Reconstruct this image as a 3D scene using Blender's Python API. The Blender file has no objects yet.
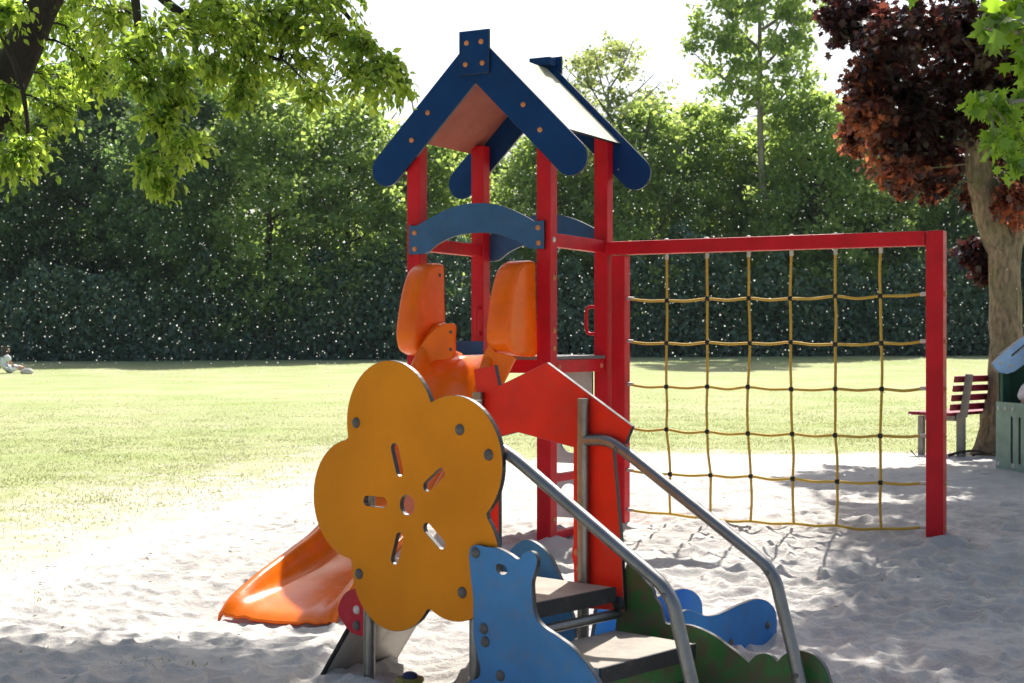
import bpy, bmesh, math, random
import numpy as np
from mathutils import Vector, Matrix, noise as mnoise

PI = math.pi
R = math.radians
random.seed(7)
scene = bpy.context.scene
COL = scene.collection

# ------------------------------------------------------------------ helpers
def smooth(x, a, b):
    t = np.clip((np.asarray(x, float) - a) / (b - a), 0, 1)
    return t * t * (3 - 2 * t)

def link(o, parent=None):
    COL.objects.link(o)
    if parent is not None:
        o.parent = parent
    return o

def tag(o, label=None, cat=None, group=None, kind=None):
    if label: o['label'] = label
    if cat: o['category'] = cat
    if group: o['group'] = group
    if kind: o['kind'] = kind
    return o

def empty(name, loc, rz=0, label=None, cat=None, group=None):
    o = bpy.data.objects.new(name, None)
    o.empty_display_size = .2
    o.location = loc
    o.rotation_euler = (0, 0, rz)
    link(o)
    return tag(o, label, cat, group)

class MB:
    """collects verts / faces / material slots and links them as one mesh object"""
    def __init__(s):
        s.v = []; s.f = []; s.m = []; s.sm = []
    def add(s, vs, fs, mi=0, smooth_=False):
        b = len(s.v)
        s.v += [tuple(p) for p in vs]
        for f in fs:
            s.f.append([b + i for i in f]); s.m.append(mi); s.sm.append(smooth_)
        return s
    def bm(s, bm, mi=0, smooth_=False):
        bm.verts.index_update()
        s.add([v.co[:] for v in bm.verts], [[v.index for v in f.verts] for f in bm.faces], mi, smooth_)
        bm.free()
        return s
    def box(s, c, size, rot=None, bev=.004, mi=0):
        b = bmesh.new()
        bmesh.ops.create_cube(b, size=1)
        for v in b.verts:
            v.co = Vector((v.co.x * size[0], v.co.y * size[1], v.co.z * size[2]))
        if bev:
            bmesh.ops.bevel(b, geom=b.edges[:], offset=min(bev, min(size) * .4), segments=2, affect='EDGES', profile=.5)
        M = Matrix.Translation(Vector(c))
        if rot is not None: M = M @ rot
        bmesh.ops.transform(b, matrix=M, verts=b.verts[:])
        return s.bm(b, mi)
    def tube(s, pts, rad, n=12, mi=0, cap=True):
        P = [Vector(p) for p in pts]
        rads = rad if hasattr(rad, '__len__') else [rad] * len(P)
        T = []
        for i in range(len(P)):
            a = P[max(i - 1, 0)]; c = P[min(i + 1, len(P) - 1)]
            d = (c - a)
            T.append(d.normalized() if d.length > 1e-9 else Vector((0, 0, 1)))
        ref = Vector((0, 0, 1)) if abs(T[0].z) < .9 else Vector((1, 0, 0))
        N = T[0].cross(ref).normalized()
        vs = []; fs = []
        for i, p in enumerate(P):
            N = (N - T[i] * N.dot(T[i])).normalized()
            B = T[i].cross(N)
            for k in range(n):
                a = 2 * PI * k / n
                vs.append(p + (N * math.cos(a) + B * math.sin(a)) * rads[i])
        for i in range(len(P) - 1):
            for k in range(n):
                k2 = (k + 1) % n
                fs.append((i * n + k, i * n + k2, (i + 1) * n + k2, (i + 1) * n + k))
        s.add(vs, fs, mi, True)
        if cap:
            s.add(vs[:n], [list(range(n))[::-1]], mi)
            s.add(vs[-n:], [list(range(n))], mi)
        return s
    def dome(s, c, axis, r, h, n=12, mi=0):
        ax = Vector(axis).normalized()
        ref = Vector((0, 0, 1)) if abs(ax.z) < .9 else Vector((1, 0, 0))
        A = ax.cross(ref).normalized(); B = ax.cross(A)
        vs = []; fs = []
        rings = [(1.0, -.2), (1.0, .15), (.93, .45), (.72, .78), (.38, .96)]
        for q, z in rings:
            for k in range(n):
                a = 2 * PI * k / n
                vs.append(Vector(c) + ax * (h * z) + (A * math.cos(a) + B * math.sin(a)) * (r * q))
        vs.append(Vector(c) + ax * h)
        for i in range(len(rings) - 1):
            for k in range(n):
                fs.append((i * n + k, i * n + (k + 1) % n, (i + 1) * n + (k + 1) % n, (i + 1) * n + k))
        L = (len(rings) - 1) * n
        for k in range(n):
            fs.append((L + k, L + (k + 1) % n, len(vs) - 1))
        return s.add(vs, fs, mi, True)
    def build(s, name, mats, parent=None, **kw):
        me = bpy.data.meshes.new(name)
        me.from_pydata(s.v, [], s.f)
        if not isinstance(mats, (list, tuple)): mats = [mats]
        for m in mats: me.materials.append(m)
        me.polygons.foreach_set('material_index', s.m)
        me.polygons.foreach_set('use_smooth', s.sm)
        me.update()
        b = bmesh.new(); b.from_mesh(me)
        bmesh.ops.recalc_face_normals(b, faces=b.faces[:])
        b.to_mesh(me); b.free()
        o = bpy.data.objects.new(name, me)
        link(o, parent)
        tag(o, **kw)
        return o

def catmull(pts, n=6, closed=False):
    P = [np.array(p, float) for p in pts]
    out = []; L = len(P)
    rng = range(L if closed else L - 1)
    for i in rng:
        p0 = P[(i - 1) % L] if (closed or i > 0) else P[i]
        p1 = P[i]; p2 = P[(i + 1) % L]
        p3 = P[(i + 2) % L] if (closed or i + 2 < L) else P[(i + 1) % L]
        for k in range(n):
            t = k / n
            out.append(.5 * ((2 * p1) + (-p0 + p2) * t + (2 * p0 - 5 * p1 + 4 * p2 - p3) * t * t + (-p0 + 3 * p1 - 3 * p2 + p3) * t ** 3))
    if not closed: out.append(P[-1])
    return [tuple(p) for p in out]

def circle(cx, cy, r, n=20):
    return [(cx + r * math.cos(2 * PI * k / n), cy + r * math.sin(2 * PI * k / n)) for k in range(n)]

def slot(cx, cy, ang, L, W, n=6):
    c, s = math.cos(ang), math.sin(ang); pts = []
    for sg, a0 in ((1, -PI / 2), (-1, PI / 2)):
        for k in range(n + 1):
            a = a0 + PI * k / n
            x = sg * (L / 2 - W / 2) + W / 2 * math.cos(a); y = W / 2 * math.sin(a)
            pts.append((cx + x * c - y * s, cy + x * s + y * c))
    return pts

def panel(name, outline, holes, thick, mats, y, parent, face_only=None, **kw):
    """flat board in the local x-z plane at depth y (its middle), coloured faces, dark core on the cut edge"""
    cu = bpy.data.curves.new(name, 'CURVE'); cu.dimensions = '2D'; cu.fill_mode = 'BOTH'
    cu.extrude = thick / 2 - .0012; cu.bevel_depth = .0012; cu.bevel_resolution = 0; cu.offset = -.0012
    for pts in [outline] + list(holes):
        sp = cu.splines.new('POLY'); sp.points.add(len(pts) - 1)
        for q, p in zip(sp.points, pts): q.co = (p[0], p[1], 0, 1)
        sp.use_cyclic_u = True
    tmp = bpy.data.objects.new('tmp', cu); COL.objects.link(tmp)
    dg = bpy.context.evaluated_depsgraph_get(); dg.update()
    me = bpy.data.meshes.new_from_object(tmp.evaluated_get(dg))
    bpy.data.objects.remove(tmp); bpy.data.curves.remove(cu)
    me.name = name
    # x,y -> x,z
    me.transform(Matrix(((1, 0, 0, 0), (0, 0, 1, y), (0, 1, 0, 0), (0, 0, 0, 1))))
    b = bmesh.new(); b.from_mesh(me)
    bmesh.ops.remove_doubles(b, verts=b.verts[:], dist=.00005)
    bmesh.ops.recalc_face_normals(b, faces=b.faces[:])
    b.to_mesh(me); b.free()
    me.materials.clear()
    for m in mats: me.materials.append(m)
    for p in me.polygons:
        p.material_index = 0 if abs(p.normal.y) > .9 else 1
        p.use_smooth = False
    o = bpy.data.objects.new(name, me)
    link(o, parent); tag(o, **kw)
    return o

def fast_mesh(name, V, loops, starts, totals, mats, attr=None, matidx=None, smooth_=False):
    me = bpy.data.meshes.new(name)
    me.vertices.add(len(V)); me.vertices.foreach_set('co', np.asarray(V, np.float32).ravel())
    me.loops.add(len(loops)); me.loops.foreach_set('vertex_index', np.asarray(loops, np.int32))
    me.polygons.add(len(starts))
    me.polygons.foreach_set('loop_start', np.asarray(starts, np.int32))
    me.polygons.foreach_set('loop_total', np.asarray(totals, np.int32))
    for m in (mats if isinstance(mats, (list, tuple)) else [mats]): me.materials.append(m)
    if smooth_: me.polygons.foreach_set('use_smooth', np.ones(len(starts), bool))
    me.update(calc_edges=True)
    if attr is not None:
        for k, (dom, val) in attr.items():
            a = me.attributes.new(k, 'FLOAT', dom); a.data.foreach_set('value', np.asarray(val, np.float32))
    return me

# ------------------------------------------------------------------ materials
def newmat(name):
    m = bpy.data.materials.new(name); m.use_nodes = True
    nt = m.node_tree; bs = nt.nodes['Principled BSDF']
    return m, nt, bs

def noise_node(nt, scale, detail=4, rough=.55, vec=None, coord='Object'):
    n = nt.nodes.new('ShaderNodeTexNoise'); n.inputs['Scale'].default_value = scale
    n.inputs['Detail'].default_value = detail; n.inputs['Roughness'].default_value = rough
    if vec is None:
        tc = nt.nodes.new('ShaderNodeTexCoord'); vec = tc.outputs[coord]
    nt.links.new(vec, n.inputs['Vector'])
    return n

def ramp(nt, src, stops):
    r = nt.nodes.new('ShaderNodeValToRGB')
    e = r.color_ramp.elements
    while len(e) < len(stops): e.new(.5)
    for q, (p, c) in zip(e, stops):
        q.position = p; q.color = (*c, 1) if len(c) == 3 else c
    nt.links.new(src, r.inputs['Fac'])
    return r

def mix(nt, fac, a, b, mode='MIX'):
    m = nt.nodes.new('ShaderNodeMix'); m.data_type = 'RGBA'; m.blend_type = mode
    for sock, val in ((m.inputs[0], fac), (m.inputs[6], a), (m.inputs[7], b)):
        if hasattr(val, 'node'): nt.links.new(val, sock)
        elif hasattr(val, '__len__'): sock.default_value = (*val[:3], 1)
        else: sock.default_value = val
    return m.outputs[2]

def bump(nt, bs, src, strength, dist=.01):
    b = nt.nodes.new('ShaderNodeBump'); b.inputs['Strength'].default_value = strength
    b.inputs['Distance'].default_value = dist
    nt.links.new(src, b.inputs['Height']); nt.links.new(b.outputs['Normal'], bs.inputs['Normal'])

def painted(name, base, rough=.4, dirt=.25, dirtcol=(.16, .13, .10), metal=0, scale=5, bumps=.06, spec=.22, scratches=.12, dr=(.52, .75)):
    m, nt, bs = newmat(name)
    n1 = noise_node(nt, scale, 5)
    lo = tuple(c * .82 for c in base); hi = tuple(min(1, c * 1.15) for c in base)
    col = ramp(nt, n1.outputs['Fac'], [(.3, lo), (.7, hi)]).outputs['Color']
    n2 = noise_node(nt, scale * 3.1, 8, .7)
    d = ramp(nt, n2.outputs['Fac'], [(dr[0], (0, 0, 0)), (dr[1], (dirt,) * 3)])
    col = mix(nt, d.outputs['Color'], col, dirtcol)
    n3 = noise_node(nt, 95, 2, .5)
    s = ramp(nt, n3.outputs['Fac'], [(.70, (0, 0, 0)), (.74, (scratches,) * 3)])
    col = mix(nt, s.outputs['Color'], col, (.55, .52, .48))
    nt.links.new(col, bs.inputs['Base Color'])
    rr = ramp(nt, n2.outputs['Fac'], [(.3, (rough * .8,) * 3), (.8, (min(1, rough * 1.5),) * 3)])
    nt.links.new(rr.outputs['Color'], bs.inputs['Roughness'])
    bs.inputs['Metallic'].default_value = metal
    bs.inputs['Specular IOR Level'].default_value = spec
    bump(nt, bs, n2.outputs['Fac'], bumps, .004)
    return m

M = {}
M['red'] = painted('red_paint', (.50, .005, .014), .40, .10, (.12, .02, .02), scratches=.03, spec=.2)
M['red_board'] = painted('red_board', (.62, .020, .008), .40, .2, scratches=.04)
M['crimson'] = painted('crimson_board', (.42, .012, .030), .4, .2)
M['navy'] = painted('navy_board', (.0035, .034, .135), .42, .06, (.12, .12, .15), scratches=.05, spec=.12)
M['arch_blue'] = painted('faded_blue_board', (.022, .085, .21), .42, .3, (.14, .15, .16), spec=.35, scratches=.1)
M['blue'] = painted('blue_board', (.046, .18, .385), .44, .45, (.15, .15, .15), scratches=.08, dr=(.5, .7))
M['blue_deep'] = painted('deep_blue_board', (.030, .17, .42), .42, .3, scratches=.04)
M['skyblue'] = painted('sky_blue_board', (.36, .55, .85), .4, .1)
M['yellow'] = painted('ochre_board', (.62, .205, .004), .45, .03, scratches=.03, spec=.13, scale=2)
M['green'] = painted('green_board', (.025, .125, .030), .45, .9, (.085, .066, .042), scale=5, dr=(.40, .60))
M['darkgreen'] = painted('dark_green_board', (.008, .05, .030), .45, .15)
M['palegreen'] = painted('pale_green_board', (.21, .29, .22), .5, .25)
M['core'] = painted('black_core', (.012, .012, .013), .30, .1, scratches=.05, spec=.6)
M['core_red'] = painted('red_board_core', (.08, .012, .012), .3, .2)
M['orange'] = painted('orange_plastic', (.88, .18, .003), .23, .05, (.5, .25, .12), bumps=.03, scratches=.03, spec=.4)
def thin_glow(m, col, fac):
    nt = m.node_tree; bs = nt.nodes['Principled BSDF']; tr = nt.nodes.new('ShaderNodeBsdfTranslucent'); tr.inputs['Color'].default_value = (*col, 1)
    mx = nt.nodes.new('ShaderNodeMixShader'); mx.inputs[0].default_value = fac
    nt.links.new(bs.outputs[0], mx.inputs[1]); nt.links.new(tr.outputs[0], mx.inputs[2]); nt.links.new(mx.outputs[0], nt.nodes['Material Output'].inputs['Surface'])
thin_glow(M['orange'], (.95, .20, .006), .28)     # moulded plastic shell lets the sun through
M['galv'] = painted('galvanised_steel', (.20, .20, .195), .36, .5, (.12, .10, .075), metal=.9, scale=9)
M['plate'] = painted('grey_slide_sheet', (.36, .33, .29), .38, .5, (.2, .17, .14), metal=.35, scale=4)
M['greyboard'] = painted('grey_board', (.42, .40, .40), .5, .3)
M['cap_orange'] = painted('copper_bolt_cap', (.55, .20, .07), .4, .3)
M['cap_grey'] = painted('grey_bolt_cap', (.09, .085, .08), .35, .5)
M['cap_silver'] = painted('pale_bolt_cap', (.55, .52, .48), .35, .3)
M['tread'] = painted('worn_tread', (.27, .235, .19), .7, .8, (.42, .38, .31), scale=8, bumps=.25)
M['salmon'] = painted('salmon_roof_underside', (.33, .105, .072), .6, .15)
M['cream'] = painted('cream_glare', (.62, .58, .48), .32, .3, (.4, .36, .28))  # pale tone has the glare of sun and sky put into it
M['deckm'] = painted('grey_deck_sheet', (.13, .13, .13), .5, .4, (.3, .27, .22))
M['rubber'] = painted('black_rubber', (.02, .02, .022), .55, .3)
M['ferrule'] = painted('rope_ferrule', (.5, .48, .44), .4, .3, metal=.5)
M['greywood'] = painted('weathered_post', (.24, .22, .19), .75, .5, (.16, .14, .11), scale=12, bumps=.3)
M['bench_red'] = painted('bench_slat_paint', (.20, .007, .02), .45, .25)
M['concrete'] = painted('pale_concrete', (.52, .50, .46), .8, .4, bumps=.25)
M['olive'] = painted('yellow_black_cap', (.20, .17, .03), .5, .6, (.02, .02, .02), scale=20)
M['knob'] = painted('dark_blue_knob', (.025, .03, .07), .5, .3)

def rope_mat():
    m, nt, bs = newmat('yellow_rope')
    tc = nt.nodes.new('ShaderNodeTexCoord')
    w = nt.nodes.new('ShaderNodeTexWave'); w.wave_type = 'BANDS'; w.bands_direction = 'DIAGONAL'
    w.inputs['Scale'].default_value = 60; w.inputs['Distortion'].default_value = 2
    nt.links.new(tc.outputs['Object'], w.inputs['Vector'])
    c = ramp(nt, w.outputs['Color'], [(.2, (.28, .16, .02)), (.75, (.78, .50, .06))])
    nt.links.new(c.outputs['Color'], bs.inputs['Base Color']); bs.inputs['Roughness'].default_value = .75
    bump(nt, bs, w.outputs['Color'], .6, .004)
    return m
M['rope'] = rope_mat()

def leaf_mat(name, dark, light, tdark, tlight, trans=.45, rough=.45, tmid=None):
    m, nt, bs = newmat(name)
    at = nt.nodes.new('ShaderNodeAttribute'); at.attribute_name = 'tint'
    c = ramp(nt, at.outputs['Fac'], [(0, dark), (1, light)])
    nt.links.new(c.outputs['Color'], bs.inputs['Base Color'])
    bs.inputs['Roughness'].default_value = rough; bs.inputs['Specular IOR Level'].default_value = .6
    tr = nt.nodes.new('ShaderNodeBsdfTranslucent')
    c2 = ramp(nt, at.outputs['Fac'], [(0, tdark), (1, tlight)] if tmid is None else [(0, tdark), (.62, tmid), (.95, tlight)])
    nt.links.new(c2.outputs['Color'], tr.inputs['Color'])
    mx = nt.nodes.new('ShaderNodeMixShader'); mx.inputs[0].default_value = trans
    nt.links.new(bs.outputs[0], mx.inputs[1]); nt.links.new(tr.outputs[0], mx.inputs[2])
    nt.links.new(mx.outputs[0], nt.nodes['Material Output'].inputs['Surface'])
    return m
M['leaf_lime'] = leaf_mat('lime_leaf', (.035, .085, .012), (.090, .17, .024), (.20, .36, .025), (.78, .95, .13), .62, .34)
M['leaf_maple'] = leaf_mat('green_maple_leaf', (.05, .12, .012), (.09, .17, .02), (.22, .42, .015), (.38, .60, .03), .5)
M['leaf_copper'] = leaf_mat('copper_leaf', (.014, .008, .010), (.035, .014, .014), (.035, .008, .008), (.82, .24, .10), .45, .38, (.11, .022, .018))
M['leaf_dark'] = leaf_mat('dark_tree_leaf', (.036, .090, .046), (.085, .155, .066), (.16, .30, .06), (.42, .60, .15), .46)
M['leaf_mid'] = leaf_mat('mid_tree_leaf', (.050, .110, .042), (.13, .20, .062), (.30, .45, .07), (.70, .86, .20), .54)
M['leaf_pale'] = leaf_mat('pale_tree_leaf', (.09, .13, .04), (.16, .21, .07), (.34, .42, .08), (.60, .66, .20), .45)
M['leaf_hedge'] = leaf_mat('ivy_leaf', (.040, .095, .058), (.085, .15, .085), (.07, .16, .05), (.16, .26, .07), .30, .36)
M['fluff'] = leaf_mat('seed_fluff', (.85, .85, .83), (.92, .92, .9), (.9, .9, .88), (.95, .95, .93), .72, .9)
M['blade'] = leaf_mat('grass_blade', (.27, .31, .12), (.40, .40, .23), (.33, .37, .13), (.46, .46, .25), .45, .7)

def bark(name, a, b, moss=(.10, .12, .03), mossamt=.5, sc=14):
    m, nt, bs = newmat(name)
    tc = nt.nodes.new('ShaderNodeTexCoord'); mp = nt.nodes.new('ShaderNodeMapping')
    mp.inputs['Scale'].default_value = (1, 1, .35); nt.links.new(tc.outputs['Object'], mp.inputs['Vector'])
    n = noise_node(nt, sc, 8, .68, mp.outputs['Vector'])
    c = ramp(nt, n.outputs['Fac'], [(.32, a), (.68, b)])
    n2 = noise_node(nt, 2.2, 5, .6)
    f = ramp(nt, n2.outputs['Fac'], [(.5, (0, 0, 0)), (.68, (mossamt,) * 3)])
    nt.links.new(mix(nt, f.outputs['Color'], c.outputs['Color'], moss), bs.inputs['Base Color'])
    bs.inputs['Roughness'].default_value = .9
    bump(nt, bs, n.outputs['Fac'], .9, .03)
    return m
M['bark_copper'] = bark('copper_tree_bark', (.085, .060, .038), (.40, .295, .19), sc=26)
M['bark_dark'] = bark('dark_bark', (.018, .013, .009), (.06, .042, .028), mossamt=.25)
M['bark_lime'] = bark('lime_bark', (.007, .005, .004), (.030, .021, .014), mossamt=.1)
M['bark_grey'] = bark('grey_bark', (.12, .11, .095), (.30, .27, .23), mossamt=.2, sc=8)

def sand_mat():
    m, nt, bs = newmat('dry_sand')
    n1 = noise_node(nt, .9, 6, .6)
    n2 = noise_node(nt, 260, 3, .7)
    n3 = noise_node(nt, 24, 6, .65)
    c = ramp(nt, n1.outputs['Fac'], [(.3, (.47, .435, .395)), (.7, (.60, .565, .52))])
    g = ramp(nt, n2.outputs['Fac'], [(.28, (.55,) * 3), (.6, (1.05,) * 3)])
    col = mix(nt, .5, c.outputs['Color'], g.outputs['Color'], 'MULTIPLY')
    d = ramp(nt, n3.outputs['Fac'], [(.66, (0, 0, 0)), (.78, (.45,) * 3)])
    col = mix(nt, d.outputs['Color'], col, (.22, .185, .14))
    nt.links.new(col, bs.inputs['Base Color'])
    bs.inputs['Roughness'].default_value = .95; bs.inputs['Specular IOR Level'].default_value = .2
    ad = nt.nodes.new('ShaderNodeMath'); ad.operation = 'MULTIPLY_ADD'; ad.inputs[1].default_value = .25
    nt.links.new(n2.outputs['Fac'], ad.inputs[0]); nt.links.new(n3.outputs['Fac'], ad.inputs[2])
    bump(nt, bs, ad.outputs[0], .8, .025)
    return m
M['sand'] = sand_mat()

def lawn_mat():
    m, nt, bs = newmat('dry_lawn')
    at = nt.nodes.new('ShaderNodeAttribute'); at.attribute_name = 'sandy'
    n0 = noise_node(nt, .12, 5, .6)
    n1 = noise_node(nt, .55, 6, .65)
    n2 = noise_node(nt, 14, 6, .7)
    a = ramp(nt, n0.outputs['Fac'], [(.35, (.25, .30, .105)), (.65, (.35, .35, .19))])
    b = ramp(nt, n1.outputs['Fac'], [(.35, (.23, .28, .095)), (.62, (.37, .365, .22))])
    col = mix(nt, .5, a.outputs['Color'], b.outputs['Color'])
    c = ramp(nt, n2.outputs['Fac'], [(.3, (.70,) * 3), (.7, (1.2,) * 3)])
    col = mix(nt, .7, col, c.outputs['Color'], 'MULTIPLY')
    # bare sand patches where the pit thins out into the grass
    n4 = noise_node(nt, 3.2, 8, .72)
    ma = nt.nodes.new('ShaderNodeMath'); ma.operation = 'ADD'
    nt.links.new(at.outputs['Fac'], ma.inputs[0]); nt.links.new(n4.outputs['Fac'], ma.inputs[1])
    sm = ramp(nt, ma.outputs[0], [(.72, (0, 0, 0)), (.98, (1, 1, 1))])
    n5 = noise_node(nt, 200, 3, .7)
    sc = ramp(nt, n5.outputs['Fac'], [(.3, (.30, .27, .22)), (.65, (.50, .46, .40))])
    col = mix(nt, sm.outputs['Color'], col, sc.outputs['Color'])
    nt.links.new(col, bs.inputs['Base Color'])
    bs.inputs['Roughness'].default_value = 1; bs.inputs['Specular IOR Level'].default_value = .1
    bump(nt, bs, n2.outputs['Fac'], .6, .05)
    return m
M['lawn'] = lawn_mat()

def plain(name, col, rough=.7):
    m, nt, bs = newmat(name)
    n = noise_node(nt, 18, 5)
    c = ramp(nt, n.outputs['Fac'], [(.3, tuple(x * .8 for x in col)), (.7, tuple(min(1, x * 1.15) for x in col))])
    nt.links.new(c.outputs['Color'], bs.inputs['Base Color']); bs.inputs['Roughness'].default_value = rough
    return m
M['skin'] = plain('skin', (.45, .25, .17), .5)
M['hair'] = plain('dark_hair', (.025, .015, .012), .5)
M['shirt'] = plain('pale_pink_cloth', (.72, .62, .64), .9)
M['jeans'] = plain('blue_cloth', (.12, .17, .28), .9)
def dress_mat():
    m, nt, bs = newmat('dotted_dress')
    tc = nt.nodes.new('ShaderNodeTexCoord'); v = nt.nodes.new('ShaderNodeTexVoronoi'); v.inputs['Scale'].default_value = 11
    nt.links.new(tc.outputs['Object'], v.inputs['Vector'])
    c = ramp(nt, v.outputs['Distance'], [(.28, (.10, .16, .32)), (.34, (.68, .72, .76))])
    nt.links.new(c.outputs['Color'], bs.inputs['Base Color']); bs.inputs['Roughness'].default_value = .9
    return m
M['dress'] = dress_mat()

# ------------------------------------------------------------------ camera, light, sky
F = 1480.0
CAMH = 1.2
cam = bpy.data.cameras.new('camera'); co = bpy.data.objects.new('camera', cam); link(co)
co.location = (0, 0, CAMH); co.rotation_euler = (R(90), 0, 0)
cam.sensor_width = 36; cam.lens = 36 * F / 1024; cam.clip_end = 6000; cam.clip_start = .05
cam.dof.use_dof = True; cam.dof.focus_distance = 7.0; cam.dof.aperture_fstop = 8
scene.camera = co
def P(px, py, Y):
    return Vector(((px - 512) / F * Y, Y, CAMH - (py - 341.5) / F * Y))

SUN_EL, SUN_AZ = 52, 16       # azimuth measured from +Y (away from the camera) towards +X
sd = Vector((math.cos(R(SUN_EL)) * math.sin(R(SUN_AZ)), math.cos(R(SUN_EL)) * math.cos(R(SUN_AZ)), math.sin(R(SUN_EL))))
sl = bpy.data.lights.new('sun', 'SUN'); sl.energy = 4.8; sl.angle = R(.55); sl.color = (1, .965, .91)
so = bpy.data.objects.new('sun', sl); link(so); so.rotation_euler = (-sd).to_track_quat('-Z', 'Y').to_euler(); so.location = (8, 30, 40)

w = bpy.data.worlds.new('World'); scene.world = w; w.use_nodes = True
nt = w.node_tree; bg = nt.nodes['Background']
sky = nt.nodes.new('ShaderNodeTexSky'); sky.sky_type = 'NISHITA'; sky.sun_disc = False
sky.sun_elevation = R(SUN_EL); sky.sun_rotation = R(SUN_AZ); sky.dust_density = 3.5; sky.air_density = 1.0; sky.ozone_density = 1.0
nt.links.new(sky.outputs[0], bg.inputs['Color']); bg.inputs['Strength'].default_value = .09
vs = scene.view_settings
vs.view_transform = 'Standard'; vs.look = 'None'; vs.gamma = 1; vs.exposure = 1.1
try: vs.use_curve_mapping = False
except Exception: pass
c = scene.cycles
c.use_denoising = True; c.max_bounces = 8; c.diffuse_bounces = 4; c.transmission_bounces = 5; c.glossy_bounces = 3
c.sample_clamp_indirect = 6; c.use_adaptive_sampling = True; c.adaptive_threshold = .02
try:
    c.denoiser = 'OPENIMAGEDENOISE'; c.denoising_input_passes = 'RGB_ALBEDO_NORMAL'
except Exception: pass

# ------------------------------------------------------------------ terrain
RNG = np.random.default_rng(11)
def value_noise(x, y, cell, seed):
    """smooth 2-d value noise, vectorised"""
    rr = np.random.default_rng(seed); T = rr.random((256, 256))
    fx = np.asarray(x) / cell; fy = np.asarray(y) / cell
    ix = np.floor(fx).astype(int); iy = np.floor(fy).astype(int)
    tx = fx - ix; ty = fy - iy
    tx = tx * tx * (3 - 2 * tx); ty = ty * ty * (3 - 2 * ty)
    a = T[ix % 256, iy % 256]; b = T[(ix + 1) % 256, iy % 256]; c_ = T[ix % 256, (iy + 1) % 256]; d = T[(ix + 1) % 256, (iy + 1) % 256]
    return (a * (1 - tx) + b * tx) * (1 - ty) + (c_ * (1 - tx) + d * tx) * ty - .5

def ground_z(x, y):
    x = np.asarray(x, float); y = np.asarray(y, float)
    z = .005 * np.clip(y - 9, 0, 36) + .030 * np.clip(y - 45, 0, 15)
    z = z + .004 * x * smooth(y, 25, 58) * (1 - smooth(np.abs(x), 40, 120) * .0)* (np.abs(x) < 60)
    z = z + .065 * smooth(x, .1, 1.3) * smooth(y, 7.2, 8.6)
    z = z - .10 * np.exp(-(((x + 1.15) / .75) ** 2 + ((y - 6.6) / .8) ** 2))
    z = z + .04 * value_noise(x, y, 3.1, 3) * smooth(y, 3, 9)
    return z

def sand_f(x, y):
    """positive inside the sand pit"""
    x = np.asarray(x, float); y = np.asarray(y, float)
    xl = np.interp(y, [-5, 4, 6.4, 8.1, 10, 12, 13.2, 14.0, 14.6], [-3.4, -3.05, -2.72, -2.48, -2.2, -1.75, -1.5, -1.05, -.55])
    f = np.minimum(np.minimum(x - xl, 14.5 - y), np.minimum(7.2 - x, y + .3))
    return f + .45 * value_noise(x, y, .9, 21) + .25 * value_noise(x, y, .3, 22)

def gz(x, y): return float(ground_z(x, y))

def grid_mesh(xs, ys, Z, keep=None):
    nx, ny = len(xs), len(ys)
    X, Y = np.meshgrid(xs, ys, indexing='ij')
    V = np.stack([X, Y, Z], -1).reshape(-1, 3)
    I = np.arange(nx * ny).reshape(nx, ny)
    q = np.stack([I[:-1, :-1], I[1:, :-1], I[1:, 1:], I[:-1, 1:]], -1).reshape(-1, 4)
    if keep is not None:
        q = q[keep[:-1, :-1].reshape(-1)]
        used = np.unique(q); remap = -np.ones(nx * ny, int); remap[used] = np.arange(len(used))
        V = V[used]; q = remap[q]
    else: used = None
    return V, q, used

# lawn sheet, dense near, reaching the horizon
def spread(a, b, step, far, k=1.35):
    core = list(np.arange(a, b + 1e-6, step)); s = step; x = b
    while x < far: s *= k; x += s; core.append(x)
    s = step; x = a; pre = []
    while x > -far: s *= k; x -= s; pre.append(x)
    return np.array(pre[::-1] + core)
xs = spread(-7.5, 8, .12, 900); ys = spread(-1, 24, .12, 1200)
X, Y = np.meshgrid(xs, ys, indexing='ij')
fs_ = sand_f(X, Y)
Z = ground_z(X, Y) - .30 * smooth(fs_, .05, .5) + .012 * value_noise(X, Y, .35, 5)
V, q, _ = grid_mesh(xs, ys, Z)
sandy = np.clip(.52 + fs_ * .13, 0, .6).reshape(-1) * (fs_.reshape(-1) > -3.2)
sandy = np.where((X.reshape(-1) > 0), np.clip(.46 + fs_.reshape(-1) * .32, 0, .55), sandy)
me = fast_mesh('lawn', V, q.ravel(), np.arange(len(q)) * 4, np.full(len(q), 4), M['lawn'], {'sandy': ('POINT', sandy)}, smooth_=True)
o = link(bpy.data.objects.new('lawn', me)); tag(o, kind='structure')

# sand pit: real footprints and scuffs
xs = np.concatenate([np.arange(-4.6, -2.3, .03), np.arange(-2.3, 3.0, .0145), np.arange(3.0, 7.6, .03)])
ys = np.concatenate([np.arange(-.6, 4.2, .08), np.arange(4.2, 7.6, .013), np.arange(7.6, 10, .019), np.arange(10, 15.4, .028)])
X, Y = np.meshgrid(xs, ys, indexing='ij')
f = sand_f(X, Y)
rel = np.zeros_like(X)
for cell, amp, sdn in ((1.1, .03, 31), (.46, .026, 32), (.22, .022, 33), (.11, .012, 34), (.055, .006, 35)):
    n_ = value_noise(X + .37 * value_noise(X, Y, cell * 1.3, sdn + 50), Y, cell, sdn)
    rel += amp * (np.abs(n_) * -1.6 + .35 if cell < .5 and cell > .1 else n_)
rng = np.random.default_rng(5)
nd = 9500
dx = rng.uniform(-4.6, 7.6, nd); dy = 1.5 + 13.5 * rng.random(nd) ** 1.2
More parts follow.
